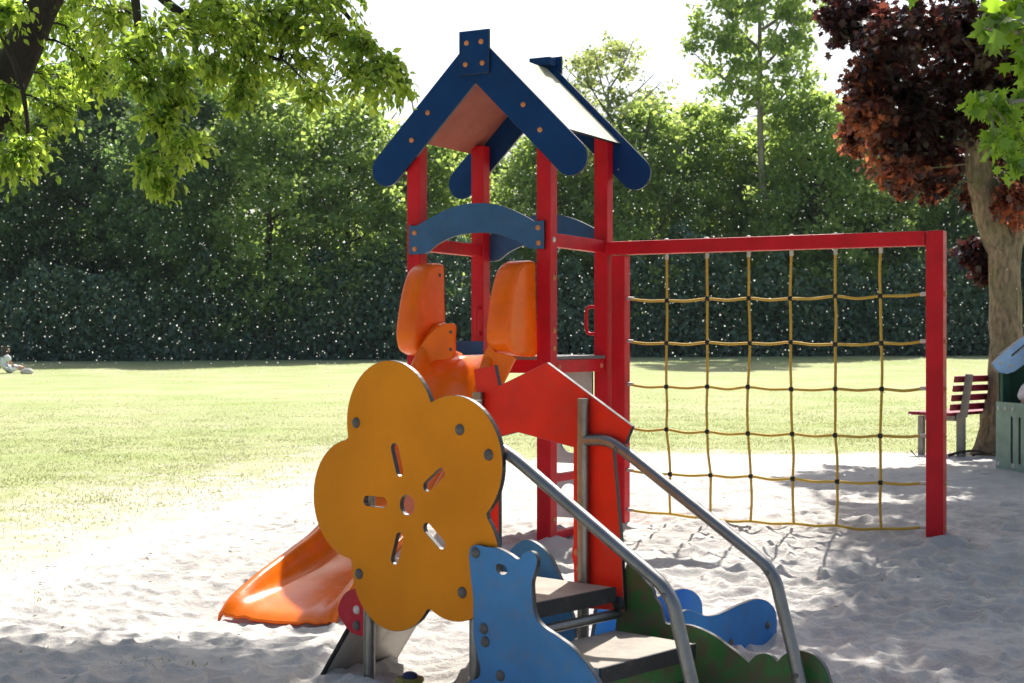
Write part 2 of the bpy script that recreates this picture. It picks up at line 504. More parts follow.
for i in range(nd):
    a = rng.uniform(0, PI); L = .055 + .115 * rng.random() ** 1.3; W = L * rng.uniform(.45, .85); dep = L * rng.uniform(.16, .37)
    i0, i1 = np.searchsorted(xs, (dx[i] - L * 1.7, dx[i] + L * 1.7)); j0, j1 = np.searchsorted(ys, (dy[i] - L * 1.7, dy[i] + L * 1.7))
    if i1 - i0 < 2 or j1 - j0 < 2: continue
    xx = X[i0:i1, j0:j1] - dx[i]; yy = Y[i0:i1, j0:j1] - dy[i]
    p = (xx * math.cos(a) + yy * math.sin(a)) / L; qd = (-xx * math.sin(a) + yy * math.cos(a)) / W
    d2 = np.sqrt(p * p + qd * qd) + .10 * value_noise(xx + i, yy, .07, 44)
    sub = rel[i0:i1, j0:j1]
    base = float(sub.mean()) * .6
    bowl = base - dep * (1 - d2 * d2) + .35 * dep
    wt = 1 - smooth(d2, .94, 1.07)
    rel[i0:i1, j0:j1] = sub * (1 - .85 * wt) + bowl * .85 * wt + dep * .36 * np.exp(-((d2 - 1.08) / .14) ** 2)
rel -= np.median(rel)
rel = np.where(rel > 0, .048 * np.tanh(rel * .9 / .048), rel)
rel[1:-1, 1:-1] = .64 * rel[1:-1, 1:-1] + .09 * (rel[:-2, 1:-1] + rel[2:, 1:-1] + rel[1:-1, :-2] + rel[1:-1, 2:])
for (qx_, qy_) in ((.206, 8.73), (-.587, 9.156), (.584, 9.435), (-.209, 9.86), (.69, 9.38), (2.42, 8.45), (.25, 5.2), (-.118, 4.79), (-.49, 5.13), (-.13, 5.54)):
    d2 = (X - qx_) ** 2 + (Y - qy_) ** 2
    rel += .030 * np.exp(-d2 / .012) - .022 * np.exp(-((np.sqrt(d2) - .22) / .09) ** 2)
far_soft = 1 + .3 * smooth(X, .4, 1.4) * (1 - smooth(Y, 8, 10)) - .5 * smooth(Y, 9, 14)
Z = ground_z(X, Y) + rel * smooth(f, -.1, .7) * far_soft + .006 - .07 * smooth(-f, 0, .3)
V, q, _ = grid_mesh(xs, ys, Z, keep=(f > -.3))
me = fast_mesh('sand', V, q.ravel(), np.arange(len(q)) * 4, np.full(len(q), 4), M['sand'], smooth_=True)
o = link(bpy.data.objects.new('sand', me)); tag(o, kind='structure')
SX, SY, SZ = xs, ys, Z
def sand_z(x, y):
    i = min(int(np.searchsorted(SX, x)), len(SX) - 1); j = min(int(np.searchsorted(SY, y)), len(SY) - 1)
    return float(SZ[i, j])

# grass blades
n = 420000
gy = 5.5 + 30 * rng.random(n) ** 1.6
gx = rng.uniform(-1, 1, n) * (gy * .36 + 1.2)
gf = sand_f(gx, gy)
pr = np.where(gx < .3, np.clip(-gf * .45, .0, 1) ** 1.2, np.clip(-gf * .9, 0, 1)) * (value_noise(gx, gy, .5, 77) + .85)
pr = pr * (1 - smooth(gy, 14, 32))
pr = np.where((gf > -.4) & (gf < 1.8) & (gx < .3), np.maximum(pr, .55 * smooth(value_noise(gx, gy, .45, 78), .16, .42) * np.exp(-np.clip(gf, 0, 9) * 1.3)), pr)
ok = (rng.random(n) < pr)
gx, gy = gx[ok], gy[ok]; n = len(gx)
gzv = ground_z(gx, gy) - .004
a = rng.uniform(0, 2 * PI, n); h = rng.uniform(.008, .024, n); ww = rng.uniform(.003, .006, n) * (1 + gy * .045)
lean = rng.normal(0, .5, (n, 2))
b0 = np.stack([gx - np.cos(a) * ww, gy - np.sin(a) * ww, gzv], -1); b1 = np.stack([gx + np.cos(a) * ww, gy + np.sin(a) * ww, gzv], -1)
tp = np.stack([gx + lean[:, 0] * h, gy + lean[:, 1] * h, gzv + h], -1)
V = np.stack([b0, b1, tp], 1).reshape(-1, 3)
me = fast_mesh('grass', V, np.arange(3 * n), np.arange(n) * 3, np.full(n, 3), M['blade'],
               {'tint': ('FACE', np.clip(rng.random(n) * .7 + value_noise(gx, gy, 2.5, 9) * .7 + .15, 0, 1))})
o = link(bpy.data.objects.new('grass', me)); tag(o, 'short dry lawn grass thinning out towards the sand', 'grass', kind='stuff')

# bits of dead leaf and twig lying on the sand and at its edge
n = 9000
qx = rng.uniform(-4.4, 6.5, n); qy = 4.5 + 10.5 * rng.random(n); qf = sand_f(qx, qy)
keep_ = (qf > -1.2) & ((rng.random(n) < np.exp(-np.abs(qf) * 1.3) * (value_noise(qx, qy, .7, 88) + .5) ** 2 * 1.6) | (rng.random(n) < .035))
qx, qy = qx[keep_], qy[keep_]; n = len(qx)
qz = np.array([max(sand_z(a_, b_), gz(a_, b_) - .02) for a_, b_ in zip(qx, qy)]) + .006
a = rng.uniform(0, 2 * PI, n); l_ = rng.uniform(.006, .022, n); w_ = l_ * rng.uniform(.15, .5, n)
ux, uy = np.cos(a), np.sin(a); dz = rng.normal(0, .3, n) * l_
V = np.stack([np.stack([qx - ux * l_, qy - uy * l_, qz], -1), np.stack([qx + uy * w_, qy - ux * w_, qz + .004], -1), np.stack([qx + ux * l_, qy + uy * l_, qz + np.abs(dz)], -1), np.stack([qx - uy * w_, qy + ux * w_, qz + .006], -1)], 1).reshape(-1, 3)
M['litter'] = leaf_mat('dead_leaf', (.035, .025, .016), (.14, .10, .06), (.05, .03, .01), (.1, .07, .03), .1, .9)
me = fast_mesh('leaf_litter', V, np.arange(4 * n), np.arange(n) * 4, np.full(n, 4), M['litter'], {'tint': ('FACE', rng.random(n))})
o = link(bpy.data.objects.new('leaf_litter', me)); tag(o, 'scattered bits of dead leaf on the sand and along its grassy edge', 'leaf litter', kind='stuff')

# ------------------------------------------------------------------ foliage
OVAL = (np.array([(0, 0, 0), (-.22, .30, .10), (-.25, .55, .09), (.03, 1, -.16), (.25, .55, .09), (.22, .30, .10), (0, .5, -.01)]),
        [(0, 6, 2, 1), (6, 3, 2), (0, 5, 4, 6), (6, 4, 3)])
LOBED = (np.array([(0, 0, 0), (-.30, .08, .05), (-.22, .26, .03), (-.55, .42, .08), (-.26, .55, .02), (-.28, .80, .0), (-.10, .68, 0), (0, 1.05, -.08),
                   (.10, .68, 0), (.28, .80, .0), (.26, .55, .02), (.55, .42, .08), (.22, .26, .03), (.30, .08, .05), (0, .45, -.04)]),
         [(0, 14, 2, 1), (14, 4, 3, 2), (14, 6, 5, 4), (14, 7, 6), (14, 8, 7), (14, 10, 9, 8), (14, 12, 11, 10), (0, 13, 12, 14)])
CARD = (np.array([(0, 0, 0), (-.34, .45, .08), (0, 1, -.05), (.34, .45, .08)]), [(0, 3, 2, 1)])

def leaf_cloud(name, pos, dirs, nor, size, tint, tpl, mat):
    tv, tf = tpl
    dirs = dirs / np.linalg.norm(dirs, axis=1, keepdims=True)
    x = np.cross(dirs, nor); x /= (np.linalg.norm(x, axis=1, keepdims=True) + 1e-9)
    nn = np.cross(x, dirs)
    V = pos[:, None, :] + size[:, None, None] * (tv[None, :, 0, None] * x[:, None, :] + tv[None, :, 1, None] * dirs[:, None, :] + tv[None, :, 2, None] * nn[:, None, :])
    N = len(pos); k = len(tv)
    loops1 = np.concatenate([np.array(f_) for f_ in tf]); tot1 = np.array([len(f_) for f_ in tf])
    loops = (np.arange(N)[:, None] * k + loops1[None]).ravel()
    totals = np.tile(tot1, N); starts = np.concatenate([[0], np.cumsum(totals)[:-1]])
    return fast_mesh(name, V.reshape(-1, 3), loops, starts, totals, mat, {'tint': ('FACE', np.repeat(tint, len(tf)))})

class Tree:
    """collects twigs and leaves in the local frame of a tree"""
    def __init__(s, seed): s.rng = np.random.default_rng(seed); s.pos = []; s.dir = []; s.nor = []; s.siz = []; s.tin = []; s.mb = MB()
    def leaves_at(s, pts, axis, size, down=.5, tint=None, spreadv=.9):
        n = len(pts); g = s.rng.normal(0, spreadv, (n, 3)); d = g + np.asarray(axis) ; d[:, 2] -= down
        nz = s.rng.normal(0, .55, (n, 3)); nz[:, 2] += .8
        s.pos.append(np.asarray(pts)); s.dir.append(d); s.nor.append(nz)
        s.siz.append(size * s.rng.uniform(.6, 1.25, n))
        base = s.rng.random() * .35 if tint is None else tint
        s.tin.append(np.clip(base + s.rng.random(n) * .65, 0, 1))
    def twig(s, a, b, r, sag=.0, n=6, seg=5):
        a = np.array(a, float); b = np.array(b, float); pts = []
        L = np.linalg.norm(b - a); j = s.rng.normal(0, .05 * L, 3)
        for i in range(n + 1):
            t = i / n; p = a + (b - a) * t + j * math.sin(PI * t); p[2] += sag * math.sin(PI * t)
            pts.append(p)
        s.mb.tube(pts, [max(.0015, r * (1 - .8 * i / n)) for i in range(n + 1)], seg, 0, False)
        return pts
    def clump(s, c, rad, n_twig, n_leaf, size, anchor, r=.01, down=.5, flat=.7, tint=None):
        """a spray of twigs from a branch end, leaves set along each twig"""
        c = np.array(c, float)
        main = s.twig(anchor, c, r, .05, 6)
        tn = tint if tint is not None else s.rng.random() * .3
        for k in range(n_twig):
            st = main[s.rng.integers(3, 7)]
            v = s.rng.normal(0, 1, 3); v /= np.linalg.norm(v); v *= rad * s.rng.uniform(.4, 1.05); v[2] *= flat
            e = c + v; e[2] -= rad * .15 * down
            tw = s.twig(st, e, max(.002, r * .35), .02, 4, 3)
            t = s.rng.random(n_leaf) ** .7
            tw = np.array(tw); idx = np.clip(t * 4, 0, 3.999); i0 = idx.astype(int); fr = (idx - i0)[:, None]
            pts = tw[i0] * (1 - fr) + tw[i0 + 1] * fr + s.rng.normal(0, rad * .05 + size * .25, (n_leaf, 3))
            s.leaves_at(pts, (e - st) / (np.linalg.norm(e - st) + 1e-6) * .8, size, down, tn)
    def crown(s, name, tpl, mat, parent):
        me = leaf_cloud(name, np.concatenate(s.pos), np.concatenate(s.dir), np.concatenate(s.nor), np.concatenate(s.siz), np.concatenate(s.tin), tpl, mat)
        return link(bpy.data.objects.new(name, me), parent)

def limb(tree, pts, r0, r1, seg=10, n=6, wob=.02):
    pp = catmull(pts, n); m = len(pp)
    out = []
    for i, p in enumerate(pp):
        out.append(tuple(np.array(p) + tree.rng.normal(0, wob * r0, 3)))
    tree.mb.tube(out, [(r0 + (r1 - r0) * i / (m - 1)) * (1 + tree.rng.normal(0, .02)) for i in range(m)], seg)
    return [np.array(p) for p in out]

def nearest(pts, c):
    c = np.array(c); d = [np.linalg.norm(p - c) for p in pts]
    return pts[int(np.argmin(d))]

# --- lime tree on the left: limbs hang into the frame, most of the crown is overhead
LT = Vector((-3.55, 6.6, 0)); LT.z = gz(LT.x, LT.y)
t = Tree(3)
loc = lambda p: tuple(np.array(p) - np.array(LT))
tr = limb(t, [(0, 0, -.1), (.35, .1, .7), loc((-2.86, 6.85, 1.55)), loc(P(-8, 115, 7)), loc(P(46, -5, 7)), loc((-1.85, 7.2, 3.6)), loc((-1.5, 7.5, 4.8)), loc((-1.35, 7.6, 6))], .135, .045, 14)
limbs = list(tr)
limbs += limb(t, [tr[22], loc(P(90, -60, 6.9)), loc(P(170, 5, 6.8)), loc(P(235, 45, 6.9)), loc(P(280, 60, 7))], .035, .008, 8)
limbs += limb(t, [tr[24], loc(P(180, -90, 7.2)), loc(P(300, -30, 7.2)), loc(P(360, 30, 7.2)), loc(P(400, 74, 7.0))], .03, .002, 8)
limbs += limb(t, [tr[26], loc(P(120, -70, 6.4)), loc(P(140, 40, 6.5)), loc(P(150, 110, 6.5)), loc(P(170, 175, 6.5))], .03, .005, 8)
limbs += limb(t, [tr[18], loc(P(-10, 20, 6.6)), loc(P(20, 80, 6.5)), loc(P(30, 150, 6.5))], .025, .006, 8)
limbs += limb(t, [tr[30], loc((-.9, 6.9, 4.4)), loc((-.3, 6.6, 4.5)), loc((.1, 6.4, 4.3))], .05, .01, 8)
limbs += limb(t, [tr[30], loc((-2.4, 6.6, 4.6)), loc((-3.3, 6.2, 4.9))], .05, .01, 8)
limbs += limb(t, [tr[28], loc((-1.6, 6.4, 3.8)), loc((-1.3, 5.7, 3.9))], .05, .01, 8)
vis = [(30, 145, 34, 7.3), (62, 118, 26, 7.3), (20, 155, 26, 6.7), (12, 168, 26, 6.5), (15, 60, 40, 7.6), (90, 50, 34, 7.5), (60, 80, 30, 7.6), (100, 85, 26, 7.4), (60, 25, 44, 7.7), (215, 10, 44, 7.1), (250, 30, 40, 7.2), (300, 5, 44, 7.3), (30, 20, 40, 7.6), (5, 15, 30, 6.7), (112, 22, 45, 6.6), (150, 42, 40, 6.5), (142, 88, 28, 6.5),
       (158, 128, 28, 6.5), (186, 150, 24, 6.5), (150, 165, 22, 6.5), (195, 30, 45, 6.8), (232, 28, 45, 6.9), (255, 66, 34, 7.0), (292, 28, 45, 7.1), (332, 36, 45, 7.2),
       (342, 78, 30, 7.2), (300, 68, 34, 7.1), (376, 84, 28, 7.2), (402, 88, 20, 7.2), (385, 66, 16, 7.2), (362, 52, 26, 7.2), (270, 12, 50, 7), (330, 5, 48, 7.2), (80, -5, 40, 7.5), (180, 75, 26, 6.6),
       (175, 105, 24, 6.5), (130, 60, 30, 6.5), (0, 100, 20, 6.7), (215, 75, 22, 6.9), (160, 190, 14, 6.5), (240, 100, 16, 7), (320, 100, 18, 7.1)]
for (px, py, rp, Yd) in vis:
    cpt = loc(P(px, py, Yd - .25 + t.rng.normal(0, .10))); rad = rp / F * Yd
    t.clump(cpt, rad * 1.1, int(9 + rp * .38), 13, .045, nearest(limbs, cpt), .008, .8, .85)
for i in range(30):
    z = t.rng.uniform(3.6, 5.6)
    x = t.rng.uniform(-4.6, .15); y = t.rng.uniform(5.2, 6.9) + (z - 3.4) * .5
    cpt = loc((x, y, z)); t.clump(cpt, .5, 10, 16, .11, nearest(limbs, cpt), .014, .5, .7)
for i in range(36):
    z = t.rng.uniform(4.2, 5.4)
    xg = t.rng.uniform(-2.4, -.72); cpt = loc((xg + .21 * z, 5.48 - .12 * (xg + .7) + t.rng.normal(0, .20) + z * .757, z)); t.clump(cpt, .42, 10, 16, .10, nearest(limbs, cpt), .014, .5, .7)
root = empty('lime_tree', LT, 0, 'lime tree with drooping leafy boughs over the upper left corner and a leaning dark trunk', 'tree')
t.mb.build('trunk', M['bark_lime'], root)
t.crown('crown', OVAL, M['leaf_lime'], root)

# --- copper maple on the right
CT = Vector((4.81, 14.5, 0)); CT.z = gz(CT.x, CT.y)
t = Tree(8); loc = lambda p: tuple(np.array(p) - np.array(CT))
Yc = 14.5
tk = limb(t, [(.02, 0, -.25), loc(P(1003, 436, Yc)), loc(P(1006, 340, Yc)), loc(P(1003, 262, Yc)), loc(P(988, 214, Yc)), loc(P(977, 150, Yc)), loc(P(985, 60, Yc)), loc(P(992, -60, Yc)), loc(P(985, -250, Yc)), loc(P(980, -420, Yc))], .195, .05, 18, 6)
t.mb.tube([loc(P(1003, 462, Yc)), loc(P(1003, 445, Yc)), loc(P(1003, 425, Yc)), loc(P(1004, 400, Yc))], [.36, .27, .215, .18], 18)
l2 = limb(t, [loc(P(1004, 285, Yc)), loc(P(1012, 235, Yc + .05)), loc(P(1035, 190, Yc + .2)), loc(P(1070, 90, Yc + .4)), loc(P(1090, -40, Yc + .5)), loc(P(1100, -200, Yc + .6))], .15, .04, 14)
limbs = tk[22:] + l2[14:]
for pts in ([(985, 60), (940, 20), (890, 10), (850, 15)], [(980, 110), (930, 95), (880, 110), (850, 130)], [(985, 40), (930, -60), (880, -120)], [(978, 150), (940, 140), (900, 160), (870, 185)],
            [(1004, 250), (992, 225), (980, 215)], [(990, -50), (920, -150), (860, -200)]):
    dz = t.rng.normal(0, .5)
    limbs += limb(t, [loc(P(a_, b_, Yc + (.35 + abs(dz) * .5) * i / 2)) for i, (a_, b_) in enumerate(pts)], .035, .006, 7)
vis = [(835, 15, 22), (850, 35, 24), (870, 15, 34), (862, 70, 24), (880, 60, 34), (900, 30, 40), (930, 20, 44), (960, 30, 44), (870, 110, 30), (900, 90, 40), (935, 75, 44), (855, 140, 18),
       (880, 145, 30), (905, 150, 32), (935, 125, 40), (960, 90, 40), (985, 60, 44), (1015, 40, 44), (1015, 95, 40), (1045, 60, 44), (930, 170, 24), (905, 185, 14), (950, 160, 28), (980, 195, 20),
       (972, 255, 18), (985, 270, 14), (1020, 200, 26), (1040, 160, 30), (880, 30, 30), (915, 118, 36), (862, 95, 20), (890, 170, 20), (925, 190, 14), (1010, 150, 34), (985, 115, 30)]
for (px, py, rp) in vis:
    back = 0.55 if px < 1000 and py > 190 else 0
    cpt = loc(P(px, py, Yc + back + t.rng.normal(0, .45))); rad = rp / F * Yc
    t.clump(cpt, rad * 1.12, int(13 + rp * .8), 14, .088, nearest(limbs, cpt), .012, .7, .85, (t.rng.uniform(.25, .62) if (px < 900 or py > 165) and 60 < py < 230 else t.rng.uniform(0, .10)))  # left and lower fringe tinted brighter: backlit orange glow put into leaf colour
for i in range(56):
    a_ = t.rng.uniform(0, 2 * PI); rr = 3.1 * math.sqrt(t.rng.random()); z = t.rng.uniform(4.2, 8.5)
    rr *= 1 - .5 * max(0, (z - 6) / 2.5)
    cpt = np.array((math.cos(a_) * rr - .2, math.sin(a_) * rr, z))
    if cpt[0] < -1.0: cpt[0] = -cpt[0] * .7
    if z < 5.3 and cpt[0] < .3: cpt[2] += 1.3
    t.clump(cpt, .62, 10, 15, .17, nearest(limbs, cpt), .02, .5, .8, t.rng.uniform(0, .15))
root = empty('copper_maple', CT, 0, 'copper-leaved maple with a bent mossy trunk beside the red bench', 'tree')
t.mb.build('trunk', M['bark_copper'], root)
t.crown('crown', LOBED, M['leaf_copper'], root)

# --- green maple just outside the right edge, its lowest sprays reach into the frame
GT = Vector((4.9, 8.2, 0)); GT.z = gz(GT.x, GT.y)
t = Tree(15); loc = lambda p: tuple(np.array(p) - np.array(GT))
tk = limb(t, [(0, 0, -.2), (.03, 0, 1), (-.05, .05, 2.2), (-.15, .1, 3.6), (-.25, .3, 5), (-.3, .4, 6.5)], .2, .05, 14)
limbs = tk[14:]
limbs += limb(t, [tk[13], loc((3.7, 7.4, 2.8)), loc((2.9, 6.7, 2.75)), loc(P(1030, 30, 6.2)), loc(P(985, 28, 6.1))], .04, .006, 8)
limbs += limb(t, [tk[11], loc((3.7, 7.2, 2.3)), loc((2.8, 6.6, 2.25)), loc(P(1040, 100, 6.3)), loc(P(985, 108, 6.2))], .035, .005, 8)
for e in ((3.4, 8.6, 4.6), (2.6, 9.5, 4.7), (2.5, 8.2, 4.4), (3.2, 10.6, 5), (4.2, 10.2, 5.4), (5.4, 9.6, 5.4), (2.1, 9.2, 4.9)):
    limbs += limb(t, [tk[18], loc(((e[0] + 4.8) / 2, (e[1] + 8.3) / 2, e[2] - .1)), loc(e)], .05, .012, 7)
for (px, py, rp, sc) in [(1000, 22, 24, 1), (1020, 40, 26, 1), (985, 25, 16, 1), (1020, 8, 20, 1), (1024, 62, 8, 1), (975, 100, 9, .55), (995, 108, 14, .55), (1012, 118, 14, .55), (1000, 140, 12, .55), (1018, 150, 13, .55),
                         (990, 145, 7, .5), (1022, 170, 9, .55), (1022, 98, 9, .6)]:
    Yd = 6.2 + t.rng.normal(0, .1); cpt = loc(P(px, py, Yd))
    t.clump(cpt, rp / F * Yd * 1.1, 4 if sc == 1 else 5, 4 if sc == 1 else 6, .115 * sc, nearest(limbs, cpt), .006, .55, .8, .6)
for i in range(165):
    z = t.rng.uniform(4.2, 6.3); y = t.rng.uniform(7.7, 12.4) + (z - 4.2) * .5; x = 1.55 + max(0, .27 * (y - 8.8)) + .45 + (z - 5) * .2 + 4.0 * t.rng.random()
    cpt = loc((x, y, z)); t.clump(cpt, .5, 9, 13, .13, nearest(limbs, cpt), .014, .5, .7)
root = empty('green_maple', GT, 0, 'bright green maple whose leafy sprays reach in at the upper right edge', 'tree')
t.mb.build('trunk', M['bark_grey'], root)
t.crown('crown', LOBED, M['leaf_maple'], root)

# --- tree line across the field
def far_tree(seed, h, cr, low, n_cl, n_lf, leaf, sparse=False, trunk_r=.16, lean=0):
    t = Tree(seed)
    tk = limb(t, [(0, 0, -.3), (lean * .2, 0, h * .25), (lean * .5 + t.rng.normal(0, .15), t.rng.normal(0, .15), h * .5), (lean * .8, 0, h * .75), (lean, 0, h * (.86 if sparse else .95))], trunk_r, .03, 8, 5)
    lim = tk[6:]
    nl = 9 if not sparse else 11
    for k in range(nl):
        st = tk[int(len(tk) * ((.56 if sparse else .32) + (.4 if sparse else .6) * k / nl))]; a_ = k * 2.4 + t.rng.normal(0, .3); L = cr * t.rng.uniform(.6, .95)
        e = st + np.array((math.cos(a_) * L, math.sin(a_) * L, L * t.rng.uniform(.5, 1.0)))
        lim += limb(t, [st, (st + e) / 2 + np.array((0, 0, -.12 * L)), e], trunk_r * .38, .02, 5, 4)
    for k in range(n_cl):
        u_ = t.rng.random(); z = low + (h - low) * u_
        prof = (math.sin(PI * min(1, max(.02, (u_ * .86 + .12)))) ** .6)
        a_ = t.rng.uniform(0, 2 * PI); rr = cr * prof * t.rng.uniform(.35, 1.08)
        cpt = np.array((math.cos(a_) * rr + lean * z / h, math.sin(a_) * rr, z))
        cl = t.rng.uniform(.45, 1.0) * (cr / 3.0) * (.8 if sparse else 1)
        if sparse: t.twig(nearest(lim, cpt), cpt, .02, .1, 4, 3)
        nn = int(n_lf * t.rng.uniform(.5, 1.3)); g = t.rng.normal(0, 1, (nn, 3)); g /= np.linalg.norm(g, axis=1, keepdims=True) + 1e-6
        g *= (t.rng.random((nn, 1)) ** .5) * cl; g[:, 2] *= .62
        t.leaves_at(cpt + g, (0, 0, 0), leaf, .3, t.rng.random() * .45)
    return t
def far_trees(kind, mat, tpl_args, spots, labels, group, barkm):
    t = far_tree(**tpl_args)
    protoT = None
    for i, (px, Yd, s, rz) in enumerate(spots):
        x = (px - 512) / F * Yd
        r = empty(kind, (x, Yd, gz(x, Yd)), rz, labels[i], 'tree', group); r.scale = (s, s, s)
        if i == 0:
            protoT = t.mb.build('trunk', barkm, r); protoC = t.crown('crown', CARD, mat, r)
        else:
            for ch in (protoT, protoC):
                c_ = ch.copy(); COL.objects.link(c_); c_.parent = r
G = 'trees in the row behind the lawn'
ROW2 = [(-40 + 88 * k, 67 + (k % 3), (.98 if k < 4 else .70) + .05 * (k % 2), k * 1.3) for k in range(13)]
far_trees('dark_tree', M['leaf_dark'], dict(seed=41, h=12.5, cr=3.2, low=.4, n_cl=360, n_lf=130, leaf=.24), [
    (-20, 61, 1.02, 0), (95, 63, 1.0, 2.0), (185, 60, .95, 4.1), (980, 62, .84, 1.1), (1060, 60, .9, 3), (455, 66, .72, .6), (890, 64, .80, 5.0)] + ROW2,
    ['dark leafy tree at the far left end of the tree row above the sitting woman', 'tall dark tree in the row behind the leftmost lime boughs', 'dark tree in the row just left of the first yellow-green crown',
     'dark tree in the row right behind the copper maple trunk', 'dark tree at the far right end of the row beyond the playhouse', 'dark tree of the row seen between the tower roof and the left gable board', 'dark tree in the row behind the copper maple foliage'] + ['dark tree of the dense second row far behind the lawn'] * len(ROW2), G, M['bark_dark'])
far_trees('bushy_tree', M['leaf_mid'], dict(seed=43, h=10, cr=2.9, low=.8, n_cl=300, n_lf=80, leaf=.23), [
    (268, 59, 1.10, 0), (350, 60, 1.02, 2.2), (425, 62, .98, 4.0), (545, 61, .92, 1.2), (640, 60, 1.0, 3.1), (705, 62, 1.02, 5.2), (815, 60, 1.03, .4), (868, 61, .98, 2.6), (590, 64, .95, 4.6), (770, 63, .98, 1.9)],
    ['yellow-green bushy tree in the row under the end of the lime boughs', 'sunlit bushy tree in the row left of the tower gable', 'bushy tree in the row directly behind the left gable board',
     'bushy tree in the row behind the tower posts', 'bushy tree in the row just right of the tower roof', 'bushy tree in the row left of the tall grey-stemmed tree', 'bushy tree in the row right of the tall grey-stemmed tree',
     'bushy tree in the row at the left fringe of the copper maple', 'bushy tree in the row below the thin pale tree', 'bushy tree in the row behind the stem of the tall tree'], G, M['bark_dark'])
far_trees('tall_tree', M['leaf_mid'], dict(seed=47, h=16.5, cr=2.7, low=9.0, n_cl=210, n_lf=62, leaf=.24, sparse=True, trunk_r=.22, lean=-.5), [(768, 59.3, 1.04, .5)],
    ['tall tree with a bare forked grey stem rising above the bushy row'], None, M['bark_grey'])
far_trees('thin_tree', M['leaf_pale'], dict(seed=53, h=13.0, cr=2.9, low=7.2, n_cl=170, n_lf=34, leaf=.22, sparse=True, trunk_r=.13), [(608, 62, 1.0, 0), (560, 68, .95, 2)],
    ['thin pale sparsely leaved tree against the white sky right of the roof', 'fainter sparse tree directly behind the tower roof ridge'], 'sparse trees above the row', M['bark_grey'])

# --- ivy hedge along the far side of the lawn
hr = np.random.default_rng(61)
hx0, hx1, HY = -26.0, 26.0, 57.2
hedge = empty('hedge', (0, HY, gz(0, HY)), 0, 'long dark ivy hedge along the far edge of the lawn', 'hedge')
mb = MB(); nsg = 52
vs_ = []; fs_h = []
for i in range(nsg + 1):
    x = hx0 + (hx1 - hx0) * i / nsg; zb = gz(x, HY) - gz(0, HY) - .2; hh = 2.5 + .5 * mnoise.noise(Vector((x * .3, 1, 0)))
    for (yy, zz) in ((.75, zb), (.55, zb + hh * .7), (.9, zb + hh), (1.6, zb + hh), (1.9, zb)): vs_.append((x, yy + .25 * mnoise.noise(Vector((x * .6, zz * .6, 3))), zz))
for i in range(nsg):
    for k in range(4): fs_h.append((i * 5 + k, (i + 1) * 5 + k, (i + 1) * 5 + k + 1, i * 5 + k + 1))
mb.add(vs_, fs_h, 0, True); mb.build('branch_core', M['bark_dark'], hedge)
n = 62000
x = hr.uniform(hx0, hx1, n); zf = hr.random(n) ** .95
top = 3.9 + 2.2 * value_noise(x, x * 0, 1.7, 63) + 1.3 * value_noise(x, x * 0, .6, 64)
dep = hr.random(n) ** 2 * .8
z = zf * top; lump = .55 * value_noise(x, z, 1.3, 65) + .3 * value_noise(x, z, .5, 66)
y = dep + lump + .15 + .5 * smooth(zf, .75, 1) * hr.random(n)
zb = ground_z(x, np.full(n, HY)) - gz(0, HY)
pos = np.stack([x, y, z + zb - .05], -1)
d = hr.normal(0, .7, (n, 3)); d[:, 2] -= .5; nr = hr.normal(0, .5, (n, 3)); nr[:, 1] -= .7; nr[:, 2] += .5
tint = np.clip(hr.random(n) * .7 + value_noise(x, z, 1.1, 67) * .8 + .15, 0, 1)
me = leaf_cloud('foliage', pos, d, nr, hr.uniform(.13, .30, n), tint, CARD, M['leaf_hedge'])
link(bpy.data.objects.new('foliage', me), hedge)

# --- drifting seed fluff in the air over the lawn and caught on things
n = 7500
fr_ = np.random.default_rng(71)
y = 9 + 46 * fr_.random(n) ** .75; x = fr_.uniform(-1, 1, n) * y * .37; z = ground_z(x, y) + .1 + (CAMH + y * .16) * fr_.random(n) ** 1.1
s = fr_.uniform(.42, 1.08, n) ** 3.2 * (.0034 + .00032 * y)
octv = np.array([(1, 0, 0), (-1, 0, 0), (0, 1, 0), (0, -1, 0), (0, 0, 1), (0, 0, -1)], float)
octf = np.array([(0, 2, 4), (2, 1, 4), (1, 3, 4), (3, 0, 4), (2, 0, 5), (1, 2, 5), (3, 1, 5), (0, 3, 5)])
V = (np.stack([x, y, z], -1)[:, None] + octv[None] * s[:, None, None] * fr_.uniform(.6, 1.3, (n, 6, 1))).reshape(-1, 3)
L_ = (np.arange(n)[:, None, None] * 6 + octf[None]).ravel()
me = fast_mesh('drifting_seed_fluff', V, L_, np.arange(n * 8) * 3, np.full(n * 8, 3), M['fluff'], {'tint': ('FACE', np.repeat(fr_.random(n), 8))})
o = link(bpy.data.objects.new('drifting_seed_fluff', me)); tag(o, 'white seed fluff drifting in the air over the lawn', 'seed fluff', kind='stuff')

# --- warm summer air: one closed box of thin haze round everything
b = bmesh.new(); bmesh.ops.create_cube(b, size=1)
bmesh.ops.scale(b, vec=(4400, 4400, 26), verts=b.verts[:]); bmesh.ops.translate(b, vec=(0, 0, 10.5), verts=b.verts[:])
hm = bpy.data.materials.new('haze'); hm.use_nodes = True; hn = hm.node_tree
for n_ in list(hn.nodes):
    if n_.type != 'OUTPUT_MATERIAL': hn.nodes.remove(n_)
pv = hn.nodes.new('ShaderNodeVolumePrincipled'); pv.inputs['Color'].default_value = (.70, .86, .92, 1); pv.inputs['Density'].default_value = .00015; pv.inputs['Anisotropy'].default_value = .25
hn.links.new(pv.outputs[0], [n_ for n_ in hn.nodes if n_.type == 'OUTPUT_MATERIAL'][0].inputs['Volume'])
o = MB().bm(b).build('haze', hm); tag(o, 'thin pale summer haze hanging over the whole playground', 'haze', kind='stuff')

